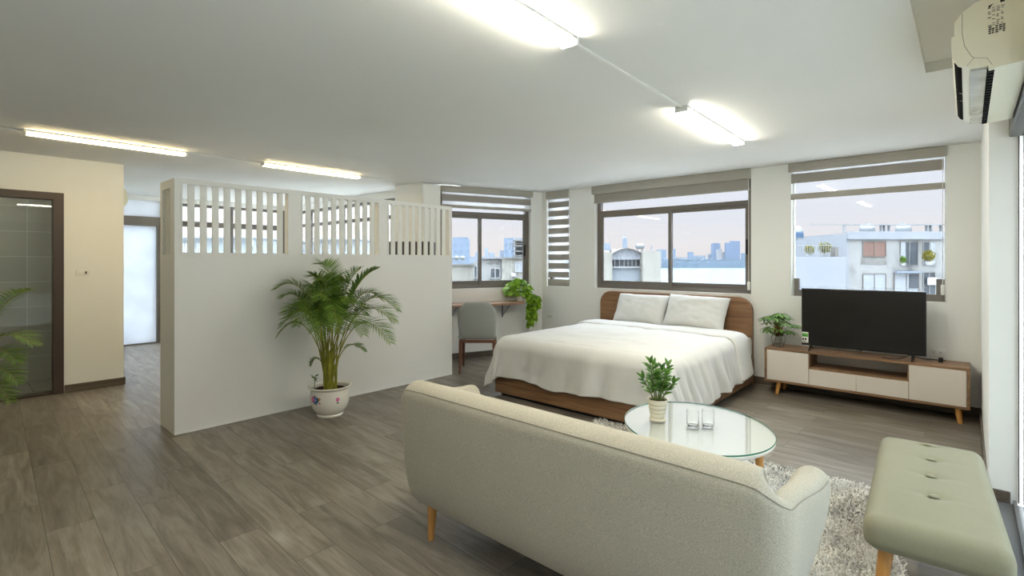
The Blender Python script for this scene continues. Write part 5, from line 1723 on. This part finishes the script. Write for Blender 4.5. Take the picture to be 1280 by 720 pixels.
MB().lathe([(0, 22 * q), (7 * q, 22 * q), (7.4 * q, 30 * q), (7 * q, 33 * q), (4 * q, 38 * q), (0, 39 * q)], tuple(p), 20).build('drum', MT['tank'], tk)
MB().lathe([(7.45 * q, 24 * q), (7.6 * q, 26 * q), (7.6 * q, 29 * q), (7.45 * q, 30 * q)], tuple(p), 20).build('band', MT['tankblue'], tk)

# --- seen through the wide window
h = House('rooftop_shed', 'pale gabled rooftop shed between two cream walls, through the wide window', 'building', 786, 34)
h.box('left_pier', 738, 764.5, 315, 420, -0.2, 4, MT['house_cream'], bottom=0.0)
h.box('right_wall', 801.5, 824, 314, 420, -0.4, 6, MT['house_cream'], bottom=0.0)
h.box('lower_wall', 764.5, 801.5, 334, 420, 0.3, 5, MT['house_pale'], bottom=0.0)
h.box('window_strip', 765, 801, 324.5, 334, 0.5, 0.6, MT['dark_pane'])
h.box('sill', 764.5, 801.5, 333, 335, 0.1, 0.35, MT['metalrail'])
for px in (770, 776, 782, 787, 792, 797): h.box('mullion', px - 0.4, px + 0.4, 324.5, 333, 0.42, 0.5, MT['white_frame'])
g = [(764, 318.5), (770, 314.5), (777, 311.6), (783, 310.6), (790, 312), (797, 314.5), (802, 317.2), (802, 324.5), (764, 324.5)]
MB().prism([(h.x(a), h.z(b)) for a, b in g], 'Y', 0.2, 6).build('gable', MT['house_white'], h.t, True, smooth=0)
g2 = g[:7]
MB().prism([(h.x(a), h.z(b - 0.9)) for a, b in g2] + [(h.x(a), h.z(b - 0.1)) for a, b in reversed(g2)], 'Y', -0.1, 6).build('roof_sheet', MT['frame'], h.t, True, smooth=0)
h.box('poster', 756, 764, 304, 313, 0.3, 0.5, MT['pale_blue'])
h.box('railing', 764, 766, 312, 319, 0.4, 0.6, MT['frame'])
p = at(800, 311.5, 36); q = 36 / FPX
tk = thing('water_tank', 'horizontal silver water tank beside the rooftop shed in the wide window', 'water tank', p, YAW)
MB().lathe([(0, -5.5 * q), (2.4 * q, -5.2 * q), (3.3 * q, -4.2 * q), (3.3 * q, 4.2 * q), (2.4 * q, 5.2 * q), (0, 5.5 * q)], (0, 0, 0), 20).xf(lambda x, y, z: (z, x, y + 3.6 * q)).build('drum', MT['tank'], tk, True)
for s in (-3, 3): MB().box((s - 0.5) * q, (s + 0.5) * q, -3 * q, 3 * q, -2.4 * q, 0.8 * q).build('stand', MT['metalrail'], tk, True)
p = at(813.5, 314, 36)
tk = thing('satellite_dish', 'round dark satellite dish on the cream wall in the wide window', 'satellite dish', p, YAW + 0.9)
MB().lathe([(0, 0), (1.6 * q, 0.4 * q), (3.0 * q, 1.4 * q), (3.0 * q, 1.6 * q), (1.6 * q, 0.6 * q), (0, 0.2 * q)], (0, 0, 0), 20).xf(lambda x, y, z: (x, -z, y + 4 * q)).build('dish', MT['metalrail'], tk, True)
MB().tube([(0, 0, 0), (0, 0, 4 * q)], 0.3 * q, 8).build('mast', MT['metalrail'], tk, True)

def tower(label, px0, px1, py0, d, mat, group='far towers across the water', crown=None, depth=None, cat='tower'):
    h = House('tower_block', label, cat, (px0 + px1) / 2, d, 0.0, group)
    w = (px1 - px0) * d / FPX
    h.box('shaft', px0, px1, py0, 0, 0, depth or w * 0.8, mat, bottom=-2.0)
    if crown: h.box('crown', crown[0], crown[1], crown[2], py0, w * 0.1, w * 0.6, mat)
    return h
p = at(781, 334, 1400); q = 1480 / FPX
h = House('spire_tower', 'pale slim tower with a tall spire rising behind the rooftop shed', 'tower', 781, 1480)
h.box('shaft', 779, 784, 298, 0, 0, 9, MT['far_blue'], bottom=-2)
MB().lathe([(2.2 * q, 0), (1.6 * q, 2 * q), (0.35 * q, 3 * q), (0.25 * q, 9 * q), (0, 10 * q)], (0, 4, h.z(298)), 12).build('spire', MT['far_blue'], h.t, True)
# skyline across the lake
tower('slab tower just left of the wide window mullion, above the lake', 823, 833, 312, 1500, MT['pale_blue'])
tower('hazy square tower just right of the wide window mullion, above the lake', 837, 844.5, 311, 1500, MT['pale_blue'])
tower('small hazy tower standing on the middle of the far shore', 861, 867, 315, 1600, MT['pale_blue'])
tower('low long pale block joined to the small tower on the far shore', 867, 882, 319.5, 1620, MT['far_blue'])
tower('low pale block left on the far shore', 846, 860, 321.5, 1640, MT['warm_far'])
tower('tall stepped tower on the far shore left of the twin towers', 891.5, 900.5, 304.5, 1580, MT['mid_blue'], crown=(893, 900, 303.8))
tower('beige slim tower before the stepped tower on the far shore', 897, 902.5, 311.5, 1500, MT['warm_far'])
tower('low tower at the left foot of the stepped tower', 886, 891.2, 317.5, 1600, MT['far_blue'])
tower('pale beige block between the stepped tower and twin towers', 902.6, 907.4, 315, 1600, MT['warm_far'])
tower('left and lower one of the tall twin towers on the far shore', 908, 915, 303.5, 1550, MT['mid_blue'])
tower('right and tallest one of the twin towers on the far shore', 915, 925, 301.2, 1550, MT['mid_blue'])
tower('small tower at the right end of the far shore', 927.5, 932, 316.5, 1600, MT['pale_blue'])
rg = random.Random(77)
mb = MB()
for lay, (dd, h0, h1, stp) in enumerate(((1420, 1.5, 3.0, 0.8), (1400, 0.8, 2.0, 0.6))):
    px = 560.0; top = []; cur = h0
    while px < 962:
        cur += rg.uniform(-0.7, 0.7); cur = min(max(cur, h0), h1)
        a = at(px, HZ, dd); top.append((a.x, a.y, CAMH + (cur - 7.0 * lay * 0.4) * dd / FPX))
        px += rg.uniform(0.5, 1.0) * stp * 2
    n = len(top)
    ux, uy = FW[0] * 8, FW[1] * 8
    vs = [(x, y, ZG - 2) for x, y, z in top] + top + [(x + ux, y + uy, z) for x, y, z in top] + [(x + ux, y + uy, ZG - 2) for x, y, z in top]
    fs = []
    for k in range(n - 1):
        for q in range(3): fs.append((q * n + k, q * n + k + 1, (q + 1) * n + k + 1, (q + 1) * n + k))
    mb.add(vs, fs)
tag(mb.build('shore_trees', MT['tree_far'], None, smooth=0), 'hazy blue band of trees and low roofs along the far shore', 'trees', kind='stuff')

# --- seen through the desk window
tower('broad pale blue tower at the left of the desk window', 560, 585.5, 298.5, 420, MT['pale_blue'], 'towers beyond the desk window', (566, 584, 296.5))
tower('pale blue tower behind the stacked balconies in the desk window', 630, 643, 297.5, 430, MT['pale_blue'], 'towers beyond the desk window')
tower('low pale step beside the right tower in the desk window', 624.5, 630, 313, 440, MT['far_blue'], 'towers beyond the desk window')
tower('thin pale tower beside the desk window mullion', 606, 610, 310, 600, MT['far_blue'], 'towers beyond the desk window')
tower('small pale tower in the middle of the right desk window pane', 611, 618, 316, 600, MT['far_blue'], 'towers beyond the desk window')
tower('small pale tower in the left desk window pane', 594, 600, 315.5, 600, MT['far_blue'], 'towers beyond the desk window')
tower('low pale block between the desk window towers', 586, 606, 321, 620, MT['far_blue'], 'towers beyond the desk window')
h = House('house', 'old grey wall with a stained top and round tanks, left in the desk window', 'building', 575, 52)
h.box('wall', 545, 592, 331, 420, 0, 8, MT['house_cream'], bottom=0)
h.box('coping', 545, 592.5, 330, 331.5, -0.3, 0.2, MT['stain'])
h.window(592.2, 600.5, 332, 348, MT['dark_pane'], MT['white_frame'], True, 1.0)
h.box('neighbour_wall', 592, 599, 326, 420, 0.1, 8, MT['house_grey'], bottom=0)
for k, px in enumerate((564, 571.2, 578.4)):
    p = at(px, 331, 53.5); p.z = CAMH - (330 - HZ) * 52 / FPX + 0.01; r = 3.0 * 53.5 / FPX
    tk = thing('water_tank', ('silver round water tank nearest the partition edge on the old grey wall', 'middle silver round water tank on the old grey wall', 'silver round water tank farthest right on the old grey wall')[k], 'water tank', p)
    MB().sphere((p.x, p.y, p.z + r * 2.4), r, (1.1, 1.1, 0.95), 10).build('drum', MT['tank'], tk)
    m = MB()
    for a in range(4): m.tube([(p.x + r * 0.8 * math.cos(a * PI / 2), p.y + r * 0.8 * math.sin(a * PI / 2), p.z), (p.x + r * 0.6 * math.cos(a * PI / 2), p.y + r * 0.6 * math.sin(a * PI / 2), p.z + r * 1.9)], r * 0.08, 6)
    m.build('stand', MT['frame'], tk)
h = House('house', 'grey house with white framed windows in the middle of the desk window', 'building', 618, 50)
h.box('wall', 600, 627.5, 322.5, 420, 0, 9, MT['house_grey'], bottom=0)
h.box('parapet', 599, 628, 321.5, 323.5, -0.3, 0.2, MT['house_white'])
h.window(612.5, 625.5, 335, 348, MT['dark_pane'], MT['white_frame'], True, 1.0)
for px in (610.5, 615.5, 621.5): h.box('vent', px - 1.4, px + 1.4, 324, 329, -0.15, 0.0, MT['stain'])
h = House('house', 'taupe house with a tall white window at the right of the desk window', 'building', 640, 46)
h.box('wall', 627.5, 672, 322.5, 420, 0, 9, MT['house_cream'], bottom=0)
h.box('coping', 627, 672, 321.5, 323, -0.3, 0.1, MT['stain'])
h.window(644, 654.5, 327, 340, MT['curtain'], MT['white_frame'], True, 1.0)
h.box('outdoor_unit', 639, 645, 341, 345.5, -0.5, -0.05, MT['white_frame'])
h = House('balcony_block', 'pale block with stacked balconies behind the taupe house', 'building', 652, 60)
h.box('wall', 644, 675, 297, 420, 0.0, 8, MT['house_white'], bottom=0)
for y in (300.5, 307, 313.5, 319): h.box('balcony', 641, 660, y, y + 1.6, -1.4, 0.0, MT['stain'])
h.window(642.5 + 3, 652, 302, 306.5, MT['dark_pane'], MT['white_frame'], False)
h.window(642.5 + 3, 652, 309, 313, MT['dark_pane'], MT['white_frame'], False)
for px in (637, 641): h.box('balcony_post', px - 0.4, px + 0.4, 305, 312, -1.4, -1.2, MT['frame'])
h.box('balcony_rail', 636.6, 652, 304.4, 305.2, -1.45, -1.2, MT['frame'])

# --- seen through the slats
h = House('house', 'pale blue house glimpsed through the first slats of the partition', 'building', 262, 26)
h.box('wall', 205, 318, 297, 420, 0, 8, MT['house_pale'], bottom=0)
h.window(230, 238, 304, 322, MT['curtain'], MT['white_frame'], True)
h.window(248, 254, 304, 322, MT['curtain'], MT['white_frame'], True)
h.window(314, 317, 297.5, 308, MT['dark_pane'], MT['white_frame'], False)
h.box('roof_slab', 203, 320, 295.5, 297.5, -0.4, 8.2, MT['house_white'])
h = House('house', 'white house glimpsed through the middle slats of the partition', 'building', 420, 30)
h.box('wall', 395, 448, 299, 420, 0, 8, MT['house_pale'], bottom=0)
h.box('roof_slab', 393, 450, 297.5, 299.5, -0.4, 8.2, MT['house_white'])
h.window(402, 412, 305, 318, MT['dark_pane'], MT['white_frame'])

# ------------------------------------------------------------------ sky, camera, colour
w = bpy.data.worlds.new('overcast_sky'); bpy.context.scene.world = w
w.use_nodes = True
nt = w.node_tree
bg = nt.nodes['Background']
tc = nt.nodes.new('ShaderNodeTexCoord')
sep = nt.nodes.new('ShaderNodeSeparateXYZ')
nt.links.new(tc.outputs['Generated'], sep.inputs[0])
nz = nt.nodes.new('ShaderNodeTexNoise'); nz.inputs['Scale'].default_value = 2.2; nz.inputs['Detail'].default_value = 4
mp = nt.nodes.new('ShaderNodeMapping'); mp.inputs['Scale'].default_value = (1, 1, 5)
nt.links.new(tc.outputs['Generated'], mp.inputs[0]); nt.links.new(mp.outputs[0], nz.inputs['Vector'])
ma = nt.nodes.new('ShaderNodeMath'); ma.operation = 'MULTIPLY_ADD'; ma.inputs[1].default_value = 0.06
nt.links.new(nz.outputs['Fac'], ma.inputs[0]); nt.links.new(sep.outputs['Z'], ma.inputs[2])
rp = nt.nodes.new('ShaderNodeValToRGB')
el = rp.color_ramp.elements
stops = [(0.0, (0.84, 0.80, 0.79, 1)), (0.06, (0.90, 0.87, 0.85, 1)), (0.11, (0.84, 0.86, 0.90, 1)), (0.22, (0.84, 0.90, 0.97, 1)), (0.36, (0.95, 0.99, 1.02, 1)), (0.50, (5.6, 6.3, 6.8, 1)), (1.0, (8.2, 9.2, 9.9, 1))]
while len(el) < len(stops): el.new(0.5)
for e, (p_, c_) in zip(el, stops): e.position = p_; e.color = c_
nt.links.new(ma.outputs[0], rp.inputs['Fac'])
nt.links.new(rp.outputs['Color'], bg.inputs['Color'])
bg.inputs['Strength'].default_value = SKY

cam = bpy.data.cameras.new('camera'); co = bpy.data.objects.new('camera', cam); C.objects.link(co)
co.location = (0, 0, CAMH); co.rotation_euler = (PI / 2, 0, YAW)
cam.sensor_width = 36; cam.lens = FPX / 1280 * 36
cam.shift_y = -(360 - HZ) / 1280
cam.clip_start = 0.02; cam.clip_end = 6000
sc = bpy.context.scene
sc.camera = co
# daylight entry: sampling portals in the openings
def portal(loc, rot, sx, sy):
    l = bpy.data.lights.new('window_portal', 'AREA'); l.shape = 'RECTANGLE'; l.size = sx; l.size_y = sy
    l.cycles.is_portal = True
    o = bpy.data.objects.new('window_portal', l); C.objects.link(o); o.location = loc; o.rotation_euler = rot
    return o
portal(((W2[0] + W2[1]) / 2, YB + 0.19, 1.8), (-PI / 2, 0, 0), W2[1] - W2[0], 1.5)
portal(((W3[0] + W3[1]) / 2, YB + 0.19, 1.8), (-PI / 2, 0, 0), W3[1] - W3[0], 1.5)
cD = WD.to((D1[0] + D1[1]) / 2, -0.19, 1.8)
portal(cD, (-PI / 2, 0, math.atan2(-ND.y, -ND.x) - PI / 2), D1[1] - D1[0], 1.5)
portal((0.30, 1.3, 1.1), (PI / 2, 0, PI / 2), 5.7, 2.2)
portal(((W4[0] + W4[1]) / 2, 4.94, 1.5), (-PI / 2, 0, 0), W4[1] - W4[0], 1.95)
portal((-10.79, (W5[0] + W5[1]) / 2, 1.5), (-PI / 2, 0, PI / 2), W5[1] - W5[0], 1.95)

bl = bpy.data.lights.new('bathroom_fill', 'POINT'); bl.energy = 6; bl.color = (1.0, 0.93, 0.8); bl.shadow_soft_size = 0.12  # added fill light without a fitting, brightens the tiles behind the glass door
bo = bpy.data.objects.new('bathroom_fill', bl); C.objects.link(bo); bo.location = (-7.75, -0.3, 2.35)
sc.view_settings.view_transform = 'Standard'
sc.view_settings.look = 'None'
sc.view_settings.exposure = EXPO
sc.view_settings.gamma = 1.0
sc.view_settings.use_curve_mapping = False
sc.cycles.use_denoising = True
sc.cycles.max_bounces = 14
sc.cycles.diffuse_bounces = 6
sc.cycles.transparent_max_bounces = 24
sc.cycles.caustics_reflective = False
sc.cycles.caustics_refractive = False
sc.cycles.sample_clamp_indirect = 6.0
